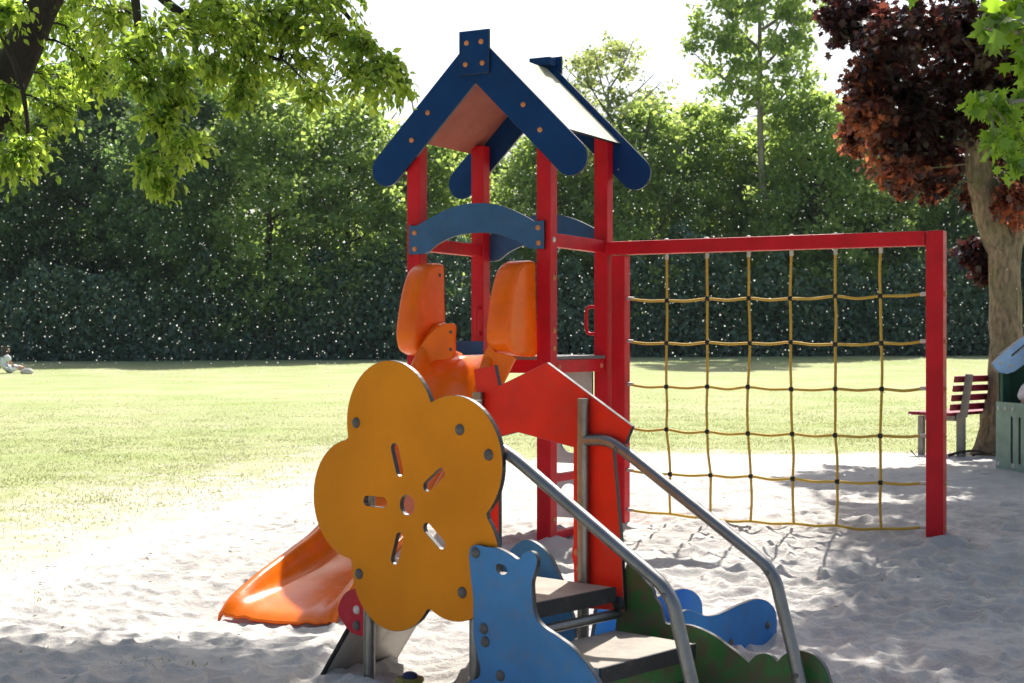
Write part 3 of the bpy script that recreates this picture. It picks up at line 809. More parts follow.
# ------------------------------------------------------------------ bolt caps (shared meshes)
def cap(parent, c, axis, r, matk, name='bolt_cap'):
    return MB().dome(c, axis, r, r * .62, 12).build(name, M[matk], parent)

# ------------------------------------------------------------------ play tower (local x = along the front, local y = into the scene)
TA = -R(28.2)
TW = empty('play_tower', (.206, 8.73, 0), TA, 'red play tower with navy gabled roof and orange slide', 'play tower')
W_, D_ = .90, .80
PS = .092
def post(xc, yc, ztop, zb=-.35):
    return MB().box((xc, yc, (ztop + zb) / 2), (PS, PS, ztop - zb), None, .006).build('post', M['red'], TW)
for (xc, yc) in ((0, 0), (-W_, 0), (0, D_), (-W_, D_)):
    post(xc, yc, 2.50)
for xc in (0, -W_):
    MB().box((xc, D_ / 2, 1.802), (.06, D_ - PS - .004, .08), None, .004).build('side_beam', M['red'], TW)
    MB().box((xc, D_ / 2, 1.052), (.06, D_ - PS - .004, .078), None, .004).build('deck_beam', M['red'], TW)
for yc in (0, D_):
    MB().box((-W_ / 2, yc, 1.052), (W_ - PS - .004, .06, .078), None, .004).build('deck_beam', M['red'], TW)
MB().box((-W_ / 2, D_ / 2, 1.103), (W_ + .03 - PS - .02, D_ + .06, .022), None, .003).box((-W_ / 2, D_ / 2, 1.1025), (W_ + .07, D_ - PS - .01, .0205), None, .003).build('deck', M['deckm'], TW)
MB().box((-W_ + .045, D_ / 2, 1.160), (.018, D_ - PS - .02, .085), None, .003).build('toe_board', M['navy'], TW)
for z in (.385, .045):
    MB().box((0, D_ / 2, z), (.045, D_ - PS - .004, .045), None, .004).build('low_bar', M['red'], TW)
panel('back_panel', [(-.38, .42), (-.055, .42), (-.055, 1.008), (-.42, 1.008), (-.45, .9)], [circle(-.20, .57, .085)], .018, [M['greyboard'], M['core']], D_ - .045, TW)
panel('back_panel', [(-.38, .07), (-.055, .07), (-.055, .355), (-.38, .355)], [circle(-.22, .22, .07)], .018, [M['greyboard'], M['core']], D_ - .045, TW)
# gables
def gable(y, facing):
    T = 1.0
    cx = -W_ / 2 + .009; hz = 2.267; hs = .634; r = .106
    for sg in (-1, 1):
        # a board with a rounded foot, centreline from (hs, hz) up to the apex, cut on the ridge line
        ux, uz = -sg * math.cos(PI / 4), math.sin(PI / 4)
        nx, nz = sg * math.sin(PI / 4), math.cos(PI / 4)
        fx, fz = cx + sg * hs, hz
        pts = []
        for k in range(13):
            a_ = PI * k / 12
            pts.append((fx + r * (math.cos(a_) * nx - math.sin(a_) * ux), fz + r * (math.cos(a_) * nz - math.sin(a_) * uz)))
        # inner edge to the ridge, then outer
        def hit(s_):
            bx, bz = fx + s_ * r * nx, fz + s_ * r * nz; k = (cx + sg * .0015 - bx) / ux
            return (bx + ux * k, bz + uz * k)
        pts.append(hit(-1)); pts.append(hit(1))
        b = panel('gable_board', pts, [], .02, [M['navy'], M['core']], y, TW)
        if facing:
            for (bx, bz) in (((-.776, 2.596), (-.892, 2.436)) if sg < 0 else ((-.118, 2.596), (-.007, 2.44))):
                cap(b, (bx, y - .010, bz), (0, -1, 0), .0165, 'cap_orange')
        else:
            for q in (.28, .48):
                cap(b, (fx + ux * q, y + .010, fz + uz * q), (0, 1, 0), .0165, 'cap_orange')
    z0, z1 = 2.80, 3.062
    yk = y - .021 if facing else y + .021
    b = panel('ridge_plate', [(cx - .102, z0), (cx + .102, z0), (cx + .102, z1), (cx - .102, z1)], [], .02, [M['navy'], M['core']], yk, TW)
    for (bx, bz) in ((-.05, 2.99), (.05, 2.99), (-.058, 2.862), (.058, 2.862)):
        cap(b, (cx + bx, yk + (-.010 if facing else .010), bz), (0, -1 if facing else 1, 0), .0165, 'cap_orange')
    if not facing:
        MB().box((cx, yk - .075, 3.02), (.15, .10, .05), None, .004).build('ridge_block', M['navy'], TW)
gable(-.066, True); gable(D_ + .066, False)
cx = -W_ / 2 + .009
for sg in (-1, 1):
    # roof sheet: salmon underside; upper face cream, sun glare put into its colour
    a0 = np.array((cx + sg * .012, 2.985)); a1 = np.array((cx + sg * .535, 2.985 - .523))
    nrm = np.array((sg * .7071, .7071)) * .014
    y0, y1 = -.054, D_ + .054
    mb = MB()
    v8 = [(a0[0], y0, a0[1]), (a1[0], y0, a1[1]), (a1[0], y1, a1[1]), (a0[0], y1, a0[1])]
    v8 += [(p[0] - nrm[0], p[1], p[2] - nrm[1]) for p in v8]
    mb.add(v8, [(0, 1, 2, 3)], 0).add(v8, [(7, 6, 5, 4)], 1).add(v8, [(0, 4, 5, 1), (1, 5, 6, 2), (2, 6, 7, 3), (3, 7, 4, 0)], 2)
    mb.build('roof_sheet', [M['cream'], M['salmon'], M['core']], TW)
# arches
ARCH = [(-.918, 1.905), (-.90, 1.912), (-.859, 1.913), (-.764, 1.955), (-.629, 2.008), (-.486, 2.030), (-.345, 2.024), (-.225, 1.992), (-.107, 1.938), (-.050, 1.908), (.0, 1.908), (.014, 1.90),
        (.014, 1.752), (.0, 1.745), (-.078, 1.747), (-.166, 1.793), (-.305, 1.840), (-.445, 1.852), (-.588, 1.838), (-.712, 1.792), (-.785, 1.743), (-.85, 1.735), (-.90, 1.736), (-.918, 1.745)]
ARCH = [tuple(p[:2]) for p in catmull(ARCH, 4, True)]
b = panel('arch_board', ARCH, [], .02, [M['arch_blue'], M['core']], -PS / 2 - .0115, TW)
for p in ((-.877, 1.868), (-.875, 1.768), (-.024, 1.868), (-.022, 1.778)): cap(b, (p[0], -PS / 2 - .0215, p[1]), (0, -1, 0), .0165, 'cap_orange')
b = panel('arch_board', ARCH, [], .02, [M['arch_blue'], M['core']], D_ + PS / 2 + .0115, TW)
for p in ((-.877, 1.868), (-.875, 1.768), (-.024, 1.868), (-.022, 1.778)): cap(b, (p[0], D_ + PS / 2 + .0215, p[1]), (0, 1, 0), .0165, 'cap_orange')
# caps on the right-hand faces
for (y, z) in ((0, 1.575), (0, 1.265), (0, 1.16), (.10, 1.05), (D_ - .10, 1.05), (0, .15), (0, 1.80)):
    cap(TW, (PS / 2 if y in (0,) else .03, y, z), (1, 0, 0), .0165, 'cap_orange' if z < 1.7 else 'cap_silver')
# grab handles
def handle(p0, out, name='grab_handle'):
    o_ = Vector(out) * .065; z0, z1 = p0[2] - .085, p0[2] + .085; b0 = Vector((p0[0], p0[1], 0))
    pts = [b0 + Vector((0, 0, z0)), b0 + o_ * .7 + Vector((0, 0, z0)), b0 + o_ + Vector((0, 0, z0 + .03)), b0 + o_ + Vector((0, 0, z1 - .03)), b0 + o_ * .7 + Vector((0, 0, z1)), b0 + Vector((0, 0, z1))]
    MB().tube(catmull(pts, 4), .011, 10).build(name, M['red'], TW)
handle((-PS / 2, D_ - .02, 1.335), (-1, 0, 0)); handle((-W_ + .015, D_ - PS / 2, 1.335), (.25, -.97, 0))
# slide
SL = bpy.data.objects.new('slide', None); SL.empty_display_size = .1; link(SL, TW)
path = catmull([(0, 1.112), (.10, 1.10), (.25, 1.02), (.5, .79), (.8, .505), (1.05, .335), (1.25, .215), (1.45, .120), (1.65, .060), (1.9, .025), (2.14, -.005), (2.29, -.03), (2.36, -.065)], 5)
sdx, sdy = .126, -.992; px_, py_ = .992, .126
def wall_h(d): return float(np.interp(d, [0, .08, .3, .6, 1.0, 1.3, 1.7, 2.05, 2.27, 2.36], [.20, .20, .17, .15, .15, .155, .14, .10, .05, .02]))
secs = []
for (d, z) in path:
    h = wall_h(d); wd = float(np.interp(d, [0, .15, .5, 2.05, 2.36], [.165, .175, .20, .215, .24]))
    prof = [(-wd - .055, h - .035), (-wd - .050, h - .006), (-wd - .035, h), (-wd - .018, h - .01), (-wd + .004, h * .6), (-wd + .035, h * .15), (-wd + .08, .012), (-wd * .5, 0), (0, -.004)]
    prof = prof + [(-x_, z_) for x_, z_ in prof[:-1][::-1]]
    secs.append([(-.45 + sdx * (d + .02) + px_ * x_, -.055 + sdy * (d + .02) + py_ * x_, z + z_) for x_, z_ in prof])
k = len(secs[0]); mb = MB()
mb.add([p for s_ in secs for p in s_], [(i * k + j, (i + 1) * k + j, (i + 1) * k + j + 1, i * k + j + 1) for i in range(len(secs) - 1) for j in range(k - 1)], 0, True)
ch = mb.build('chute', M['orange'], SL)
md = ch.modifiers.new('solid', 'SOLIDIFY'); md.thickness = .012; md.offset = 0
def rounded_slab(name, prof, x0, x1, mat, parent):
    """closed profile in (y,z) given thickness along x, softened edges like moulded plastic"""
    pr = catmull(prof, 5, True); n_ = len(pr); b = bmesh.new()
    rings = []
    c0 = np.mean(np.array(pr), 0); bev = .022
    for (x_, s_) in ((x0, bev), (x0 + bev * .3, bev * .3), (x0 + bev, 0), (x1 - bev, 0), (x1 - bev * .3, bev * .3), (x1, bev)):
        ring = []
        for i, p in enumerate(pr):
            p = np.array(p); tn = np.array(pr[(i + 1) % n_]) - np.array(pr[i - 1]); tn /= np.linalg.norm(tn) + 1e-9
            nn_ = np.array((tn[1], -tn[0])); nn_ = nn_ if np.dot(nn_, p - c0) > 0 else -nn_
            p = p - nn_ * s_
            ring.append(b.verts.new((x_, p[0], p[1])))
        rings.append(ring)
    for r0_, r1_ in zip(rings, rings[1:]):
        for i in range(n_): b.faces.new((r0_[i], r0_[(i + 1) % n_], r1_[(i + 1) % n_], r1_[i]))
    b.faces.new(rings[0]); b.faces.new(rings[-1][::-1])
    for f_ in b.faces: f_.smooth = len(f_.verts) == 4
    o_ = MB().bm(b, 0, False).build(name, mat, parent)
    for p in o_.data.polygons: p.use_smooth = p.loop_total == 4
    return o_
EAR = [(.045, 1.122), (.045, 1.25), (.045, 1.45), (.045, 1.62), (.035, 1.665), (-.02, 1.675), (-.11, 1.655), (-.185, 1.60), (-.245, 1.49), (-.285, 1.36), (-.305, 1.25), (-.285, 1.165), (-.22, 1.125), (-.10, 1.115), (.02, 1.115)]
EAR = [(y - PS / 2 - .004 - .045 + .0, z) for y, z in EAR]
e1 = rounded_slab('side_guard', EAR, -.805, -.665, M['orange'], SL)
e2 = rounded_slab('side_guard', EAR, -.195, -.040, M['orange'], SL)
for z in (1.22, 1.60):
    cap(e1, (-.665, -.12, z), (1, 0, 0), .012, 'cap_grey')
# flared entry plates that lap over the guards
EP1 = [(-.411, 1.300), (-.411, 1.22), (-.411, 1.13), (-.445, 1.10), (-.560, 1.08), (-.60, .98), (-.63, .86), (-.72, .855), (-.712, .97), (-.675, 1.10), (-.622, 1.191), (-.554, 1.261), (-.48, 1.298)]
EP2 = [(-.175, 1.185), (-.14, 1.14), (-.02, 1.112), (-.03, 1.07), (-.085, .97), (-.14, .88), (-.25, .88), (-.24, 1.05)]
for ep, zs in ((EP1, (1.155, 1.255)), (EP2, ())):
    b_ = panel('entry_plate', [tuple(p[:2]) for p in catmull(ep, 3, True)], [], .024, [M['orange'], M['orange']], -.372, SL)
    for z in zs: cap(b_, (-.432, -.384, z), (0, -1, 0), .010, 'cap_grey')

# ------------------------------------------------------------------ climbing net beside the tower
CN = empty('climbing_net', (.206 + .473 * D_, 8.73 + .881 * D_, 0), TA, 'yellow rope climbing net in a red square-tube frame right of the tower', 'climbing net')
NL, NR_, ZT = .118, 2.085, 1.832
zl = gz(.7, 9.3); zr = gz(2.4, 8.45)
MB().box((NL, 0, (ZT - .09 - .25) / 2), (PS, PS, ZT - .09 + .25), None, .006).build('post', M['red'], CN)
MB().box((NR_, 0, (ZT - .25) / 2 - .001), (PS + .006, PS + .006, ZT + .25), None, .006).build('post', M['red'], CN)
MB().box(((NL + NR_) / 2 - .085, 0, ZT - .042), (NR_ - NL + .07 - .01, PS - .004, .084), None, .006).build('top_beam', M['red'], CN)
rr = np.random.default_rng(91)
nc = 6; zrow = [1.472, 1.202, .932, .660, .388, .138]
xl_, xr_ = NL + PS / 2, NR_ - PS / 2 - .003
colx = [xl_ + (xr_ - xl_) * (k + 1) / 7 for k in range(nc)]
grid = {}
for i in range(nc):
    for j in range(6):
        grid[i, j] = np.array((colx[i] + rr.normal(0, .004) + (.02 if j > 3 else 0) * (1 - i / 5), rr.normal(0, .006), zrow[j] - .012 - (.018 if j == 5 else 0) * math.sin(PI * (i + 1) / 7) + rr.normal(0, .004)))
RR = .0084
for j in range(6):
    pts = [np.array((xl_ - .004, 0, zrow[j]))] + [grid[i, j] for i in range(nc)] + [np.array((xr_ + .004, 0, zrow[j] + .004))]
    full = []
    for a_, b_ in zip(pts[:-1], pts[1:]):
        full.append(a_); m_ = (a_ + b_) / 2; m_[2] -= .006 + abs(rr.normal(0, .004)); full.append(m_)
    full.append(pts[-1])
    MB().tube(catmull(full, 4), RR, 8).build('rope', M['rope'], CN)
    for xx, sg in ((xl_, 1), (xr_, -1)):
        MB().tube([(xx - .001 * sg, 0, zrow[j]), (xx + .04 * sg, 0, zrow[j] - .002)], .012, 10).build('ferrule', M['ferrule'], CN)
for i in range(nc):
    pts = [np.array((colx[i], 0, ZT - .086))] + [grid[i, j] for j in range(6)]
    full = []
    for a_, b_ in zip(pts[:-1], pts[1:]):
        full.append(a_); m_ = (a_ + b_) / 2; m_[0] += rr.normal(0, .003); m_[1] += rr.normal(0, .006); full.append(m_)
    full.append(pts[-1])
    MB().tube(catmull(full, 4), RR, 8).build('rope', M['rope'], CN)
    MB().tube([(colx[i], 0, ZT - .082), (colx[i], 0, ZT - .12)], .012, 10).build('ferrule', M['ferrule'], CN)
    cap(CN, (colx[i], 0, ZT + .001), (0, 0, 1), .016, 'cap_silver')
    for j in range(6):
        if j == 5: continue
        g = grid[i, j]
        b = bmesh.new(); bmesh.ops.create_icosphere(b, subdivisions=2, radius=.0175)
        bmesh.ops.transform(b, matrix=Matrix.Translation(Vector(g)) @ Matrix.Diagonal((1, .8, 1, 1)), verts=b.verts[:])
        MB().bm(b, 0, True).build('rope_clamp', M['rubber'], CN)
for z in zrow:
    cap(CN, (NR_ + PS / 2 + .003, 0, z), (1, 0, 0), .016, 'cap_orange'); 

# ------------------------------------------------------------------ toddler climber (local x = down the stairs, local y = across them to the far side)
TB = -R(42)
CB = empty('toddler_climber', (-.118, 4.791, 0), TB, 'toddler climber with ochre flower, blue seal and green crocodile panels', 'climbing frame')
WB = .55; RT = .0205
def tubep(pts, name, r=RT, mat='galv'): return MB().tube(pts, r, 16).build(name, M[mat], CB)
tubep([(0, 0, -.3), (0, 0, 1.01)], 'post'); tubep([(-.507, 0, -.3), (-.507, 0, .95)], 'post')
tubep([(0, WB, -.3), (0, WB, 1.0)], 'post'); tubep([(-.507, WB, -.3), (-.507, WB, 1.01)], 'post')
for yy in (0, WB):
    rail = [(.012, yy, .854), (.06, yy, .857), (.105, yy, .856), (.14, yy, .845), (.20, yy, .815)] + [(.20 + .52 * q, yy, .815 - .305 * q) for q in (.25, .5, .75, 1)] + [(.755, yy, .483), (.785, yy, .44), (.803, yy, .38), (.85, yy, .22), (.90, yy, .05), (.95, yy, -.15)]
    r_ = tubep(catmull(rail, 4), 'handrail')
    for (x_, z_) in ((.16, .832), (.765, .468), (.87, .16)): 
        MB().dome((x_, yy - RT + .001, z_), (-.1, -1, .1), .009, .006).build('rail_screw', M['cap_grey'], r_)
NY = -RT - .0095; FY = WB + RT + .0095
BT = .018
def fine(pts, n=5): return [tuple(p[:2]) for p in catmull(pts, n, True)]
# flower
fc = (-.278, .653); out = []
dirs_ = [PI, PI * .6, PI * .2, -PI * .2, -PI * .6]
PET = [(.272, .208), (.282, .215), (.268, .215), (.262, .208), (.240, .202)]
for k in range(140):
    a_ = 2 * PI * k / 140; best = 0
    for da, (pd, pr_) in zip(dirs_, PET):
        dd = a_ - da; q = pr_ ** 2 - (pd * math.sin(dd)) ** 2
        if q > 0 and math.cos(dd) > 0: best = max(best, pd * math.cos(dd) + math.sqrt(q))
    out.append((fc[0] + best * math.cos(a_), fc[1] + best * math.sin(a_)))
holes = [circle(fc[0], fc[1], .034, 24)] + [slot(fc[0] + .157 * math.cos(a_), fc[1] + .157 * math.sin(a_), a_, .115, .034) for a_ in dirs_]
fl = panel('flower_panel', out, holes, BT, [M['yellow'], M['core']], NY, CB)
for p in ((-.53, .919), (-.032, .915), (.095, .84), (-.515, .398), (-.021, .39)): cap(fl, (p[0], NY - BT / 2, p[1]), (0, -1, 0), .019, 'cap_grey')
for x_ in (-.40, -.27): MB().box((x_, NY + .03, 1.02), (.06, .036, .03), None, .003).build('rear_block', M['cream'], fl)
# seal
SEAL = [(.026, .516), (.034, .543), (.063, .554), (.102, .551), (.15, .551), (.198, .538), (.236, .524), (.256, .545), (.286, .555), (.311, .542), (.313, .516), (.302, .484), (.293, .456), (.296, .411), (.300, .377), (.314, .347), (.345, .326),
        (.39, .309), (.447, .285), (.486, .258), (.521, .23), (.559, .187), (.597, .135), (.615, .06), (.60, -.12), (.02, -.12), (-.03, .06), (-.02, .082), (.024, .112), (.068, .134), (.074, .165), (.058, .212), (.045, .26), (.044, .31), (.043, .382), (.033, .445)]
SEY = NY - BT - .001
se = panel('seal_panel', fine(SEAL), [fine([(.15, .501), (.183, .496), (.19, .479), (.169, .469), (.145, .482)], 3)], BT, [M['blue'], M['core']], SEY, CB)
for p in ((.056, .528), (.092, .291), (.098, .25), (.163, .153)): cap(se, (p[0], SEY - BT / 2, p[1]), (0, -1, 0), .018, 'cap_grey')
# red dog-shaped gate panel on the far side
DOG = [(-.550, 1.095), (-.443, 1.112), (-.421, 1.036), (-.187, 1.124), (.199, .909), (.168, .846), (.114, .836), (.152, .496), (.166, .27), (-.058, .256), (-.061, .406), (-.070, .44), (-.062, .48), (-.062, .824), (-.328, .867), (-.421, .846), (-.421, .444), (-.455, .26), (-.515, .26), (-.535, .99)]
dg_ = panel('dog_panel', DOG, [], BT, [M['red_board'], M['core']], FY, CB)
for p in ((-.045, .452), (-.035, .395), (-.48, .92), (-.48, .42)): cap(dg_, (p[0], FY - BT / 2, p[1]), (0, -1, 0), .013, 'cap_orange')
# green crocodile stringer
CROC = [(.10, .10), (.135, .34), (.172, .455), (.20, .435), (.228, .39), (.268, .358), (.279, .33), (.303, .302), (.323, .248), (.362, .246), (.41, .252), (.454, .248), (.516, .232), (.57, .207), (.615, .185), (.653, .163), (.660, .164), (.682, .186), (.715, .199), (.744, .194), (.760, .181),
        (.768, .183), (.788, .204), (.823, .222), (.862, .226), (.897, .219), (.928, .196), (.948, .159), (.962, .101), (.96, .02), (.93, -.1), (.12, -.1)]
cr = panel('crocodile_panel', fine(CROC, 4), [circle(.842, .13, .024, 16)], BT, [M['green'], M['core']], FY + BT + .001 if False else FY + .0195, CB)
for p in ((.30, .10), (.55, .06)): cap(cr, (p[0], FY + .0105, p[1]), (0, -1, 0), .013, 'cap_grey')
# blue rounded guard behind the platform
GU = [(-.44, .12), (-.44, .33), (-.40, .41), (-.33, .465), (-.27, .468), (-.20, .43), (-.15, .36), (-.11, .28), (-.09, .12)]
panel('guard_panel', fine(GU, 5), [], BT, [M['blue_deep'], M['core']], FY - BT - .024 + .022 * 2 + .019, CB)
# near-side red cheek of the little slide
rc = panel('slide_cheek', fine([(-.70, .235), (-.675, .295), (-.625, .325), (-.57, .33), (-.535, .30), (-.535, .16), (-.575, .165), (-.64, .175)], 5), [], BT, [M['crimson'], M['core_red']], NY + .065, CB)
cap(rc, (-.60, NY + .065 - BT / 2, .255), (0, -1, 0), .016, 'cap_silver'); cap(rc, (-.60, NY + .065 - BT / 2, .20), (0, -1, 0), .018, 'cap_grey')
# platform, step, cross tubes
MB().box((-.175, WB / 2, .335), (.66, WB - .045, .045), None, .006).build('platform', M['tread'], CB)
MB().box((.160, WB / 2, .333), (.012, WB - .045, .052), None, .003).build('nosing', M['rubber'], CB)
s1 = MB().box((.325, WB / 2, .19), (.33, WB - .05, .042), None, .006).build('step', M['tread'], CB)
MB().box((.494, WB / 2, .186), (.010, WB - .05, .052), None, .003).build('nosing', M['rubber'], CB)
MB().box((.462, WB / 2, .128), (.02, WB - .06, .078), None, .003).build('riser', M['green'], CB)
tubep([(.15, .0, .262), (.15, WB, .262)], 'cross_tube', .017); tubep([(.44, .0, .05), (.44, WB, .05)], 'cross_tube', .017)
b_ = MB().dome((.165, WB - .01, .30), (0, -1, 0), .026, .014).build('plug', M['rubber'], CB)
# small grey slide off the back of the platform
bed = [(-.50, .352), (-.53, .345), (-.60, .275), (-.70, .145), (-.78, .04), (-.84, -.04), (-.90, -.10)]
mb = MB(); y0, y1 = .06, .42; kk = len(bed)
vv = [(x_, y0, z_) for x_, z_ in bed] + [(x_, y1, z_) for x_, z_ in bed]
mb.add(vv, [(i, i + 1, kk + i + 1, kk + i) for i in range(kk - 1)], 0, True)
ob = mb.build('slide_bed', M['plate'], CB); md = ob.modifiers.new('solid', 'SOLIDIFY'); md.thickness = .010; md.offset = 0
MB().tube([(x_, y0, z_ + .004) for x_, z_ in bed], .009, 8).build('slide_edge', M['rubber'], CB)
MB().tube([(x_, y1, z_ + .004) for x_, z_ in bed], .009, 8).build('slide_edge', M['plate'], CB)

# ------------------------------------------------------------------ low blue seat, capped stub
BS = empty('sand_seat', (1.057, 5.95, 0), R(90 - 42), 'low blue seat with two wavy side boards, half buried beside the crocodile panel', 'seat')
P1 = [(-.70, -.12), (-.71, .12), (-.69, .185), (-.62, .205), (-.55, .185), (-.495, .166), (-.43, .160), (-.36, .166), (-.28, .176), (-.19, .184), (-.125, .182), (-.070, .166), (-.022, .135), (-.001, .098), (.0, .03), (-.01, -.12)]
for yy, m_ in ((0, 'blue_deep'), (.36, 'blue_deep')):
    sb = panel('side_board', fine(P1, 4), [], BT, [M[m_], M['core']], yy, BS)
    if yy == 0:
        for p in ((-.07, .07), (-.33, .04)): cap(sb, (p[0], -BT / 2, p[1]), (0, -1, 0), .016, 'cap_grey')
MB().box((-.36, .18, .055), (.50, .335, .03), None, .005).build('seat_board', M['blue_deep'], BS)
pz = P(410, 675, 4.98)
ST = empty('capped_stub', (pz.x, pz.y, gz(pz.x, pz.y)), .3, 'short pale stub with a yellow-black rim and dark knob under the flower panel', 'post')
MB().tube([(0, 0, -.15), (0, 0, .035)], .017, 14).build('stem', M['concrete'], ST)
b = bmesh.new(); bmesh.ops.create_cone(b, cap_ends=True, segments=8, radius1=.034, radius2=.050, depth=.022); bmesh.ops.translate(b, vec=(0, 0, .046), verts=b.verts[:])
b2 = bmesh.new(); bmesh.ops.create_cone(b2, cap_ends=True, segments=8, radius1=.050, radius2=.046, depth=.012); bmesh.ops.translate(b2, vec=(0, 0, .0635), verts=b2.verts[:])
MB().bm(b).bm(b2).build('rim', M['olive'], ST)
MB().dome((0, 0, .071), (0, 0, 1), .027, .018, 14).build('knob', M['knob'], ST)

# ------------------------------------------------------------------ park bench under the maple
bp = P(962, 445, 14.2); bz = gz(bp.x, bp.y)
PB = empty('park_bench', (bp.x, bp.y, bz + .055), R(45), 'dark red slatted park bench on grey posts left of the maple trunk', 'bench')
# local +x along the bench, local +y is where the sitter looks
for xx in (.0, 1.25):
    MB().box((xx, .01, .15), (.06, .075, .42), None, .008).build('leg', M['greywood'], PB)
    MB().box((xx, -.045, .535), (.06, .06, .42), Matrix.Rotation(R(9), 4, 'X'), .008).build('back_post', M['greywood'], PB)
    MB().box((xx, .43, .13), (.05, .06, .40), None, .008).build('leg', M['greywood'], PB)
    MB().box((xx, .22, .315), (.07, .33, .05), None, .006).build('seat_bracket', M['greywood'], PB)
for k in range(4):
    z = .405 + .09 * k + .0; MB().box((.62, .012 - .0 + .018 - (z - .40) * .16, z + .02), (1.56, .028, .062), Matrix.Rotation(R(9), 4, 'X'), .005).build('back_slat', M['bench_red'], PB)
for k in range(4):
    MB().box((.62, .09 + .115 * k, .358), (1.56, .10, .032), None, .005).build('seat_slat', M['bench_red'], PB)

# ------------------------------------------------------------------ playhouse at the right edge
HP = P(997, 466, 12.8)
hz = gz(HP.x, HP.y)
PH = empty('playhouse', (HP.x, HP.y, hz), R(10), 'pale green playhouse with dark green wall and sky-blue roof board', 'playhouse')
# local x goes right (into the house), local -y comes towards the camera along the slatted wall
zb, zt = -.1, .585
wl = MB()
ys_ = [-1.35, -.02]
def side_panel():
    pts = [(-1.40, zb), (0, zb), (0, zt), (-1.40, zt)]
    hs_ = [slot(-.27 - .13 * k, .27, PI / 2, .40, .035) for k in range(3)] + [slot(-.95 - .13 * k, .27, PI / 2, .40, .035) for k in range(3)]
    o_ = panel('wall', pts, hs_, .02, [M['palegreen'], M['core']], 0, PH)
    o_.data.transform(Matrix.Rotation(R(90), 4, 'Z'))   # local x -> local y
    return o_
sp = side_panel()
for (y, z) in ((-.05, .05), (-.05, .53), (-.30, .53), (-.64, .53), (-.30, .05), (-.64, .05), (-.64, .27), (-.17, .53), (-.85, .27)): cap(sp, (-.010, y, z), (-1, 0, 0), .020, 'cap_silver')
panel('wall', [(.012, zb), (1.15, zb), (1.15, .99), (.58, 1.38), (.012, .99)], [], .02, [M['darkgreen'], M['core']], .0, PH)
panel('wall', [(.012, zb), (1.15, zb), (1.15, zt), (.012, zt)], [], .02, [M['palegreen'], M['core']], -1.39, PH)
MB().box((.045, -.045, .56), (.06, .06, .80), None, .005).build('corner_post', M['darkgreen'], PH)
MB().box((1.12, -.045, .64), (.06, .06, 1.0), None, .005).build('corner_post', M['darkgreen'], PH)
# roof: two sloping boards with rounded feet and gable boards at the near end of the shelter
rb = [(-.10, .885), (-.055, .840), (.02, .825), (.09, .845), (.60, 1.19), (.60, 1.47), (-.06, .965), (-.115, .915)]
rb2 = [(1.15 - (x_ - .012), z_) for x_, z_ in rb]
b = panel('roof_board', rb, [slot(.13, 1.03, R(37), .17, .018)], .03, [M['skyblue'], M['core']], -.12, PH)
cap(b, (.055, -.136, .895), (0, -1, 0), .016, 'cap_silver'); cap(b, (-.04, -.136, .92), (0, -1, 0), .016, 'cap_silver')
panel('roof_board', rb2, [], .03, [M['skyblue'], M['core']], -.121, PH)

# ------------------------------------------------------------------ fallen branch by the maple
FB = P(975, 451, 14.0)
t = Tree(77)
t.twig((-.25, 0, .03), (.20, .05, .02), .016, -.01, 7, 7); t.twig((-.02, .01, .03), (.13, -.08, .06), .012, .01, 4, 5); t.twig((.05, .03, .04), (.24, .12, .06), .010, .01, 4, 5)
t.twig((-.1, 0, .05), (-.2, -.1, .03), .010, .01, 4, 5)
o = t.mb.build('fallen_branch', M['bark_dark']); o.location = (FB.x, FB.y, gz(FB.x, FB.y)); tag(o, 'dark broken branch lying on the sand at the foot of the maple', 'branch')
FB = P(916, 449, 13.8)
t = Tree(78); t.twig((-.05, 0, .09), (.05, 0, .0), .007, 0, 4, 5)
o = t.mb.build('stick', M['bark_dark']); o.location = (FB.x, FB.y, gz(FB.x, FB.y)); tag(o, 'short thin stick leaning in the sand left of the net post', 'stick')

# ------------------------------------------------------------------ people
def skin_body(name, verts, edges, radii, mat, parent, sub=2):
    me = bpy.data.meshes.new(name); me.from_pydata(verts, edges, []); me.update()
    o_ = bpy.data.objects.new(name, me); link(o_, parent)
    o_.modifiers.new('skin', 'SKIN')
    bm_ = bmesh.new(); bm_.from_mesh(me); lay = bm_.verts.layers.skin.verify()
    for v_, r_ in zip(bm_.verts, radii):
        v_[lay].radius = r_ if hasattr(r_, '__len__') else (r_, r_)
    bm_.verts.ensure_lookup_table(); bm_.verts[0][lay].use_root = True
    bm_.to_mesh(me); bm_.free()
    sb = o_.modifiers.new('sub', 'SUBSURF'); sb.levels = sub; sb.render_levels = sub
    # bake to a plain mesh
    dg = bpy.context.evaluated_depsgraph_get(); dg.update()
    m2 = bpy.data.meshes.new_from_object(o_.evaluated_get(dg))
    o_.modifiers.clear(); o_.data = m2; m2.name = name
    m2.materials.clear(); m2.materials.append(mat)
    for p in m2.polygons: p.use_smooth = True
    return o_

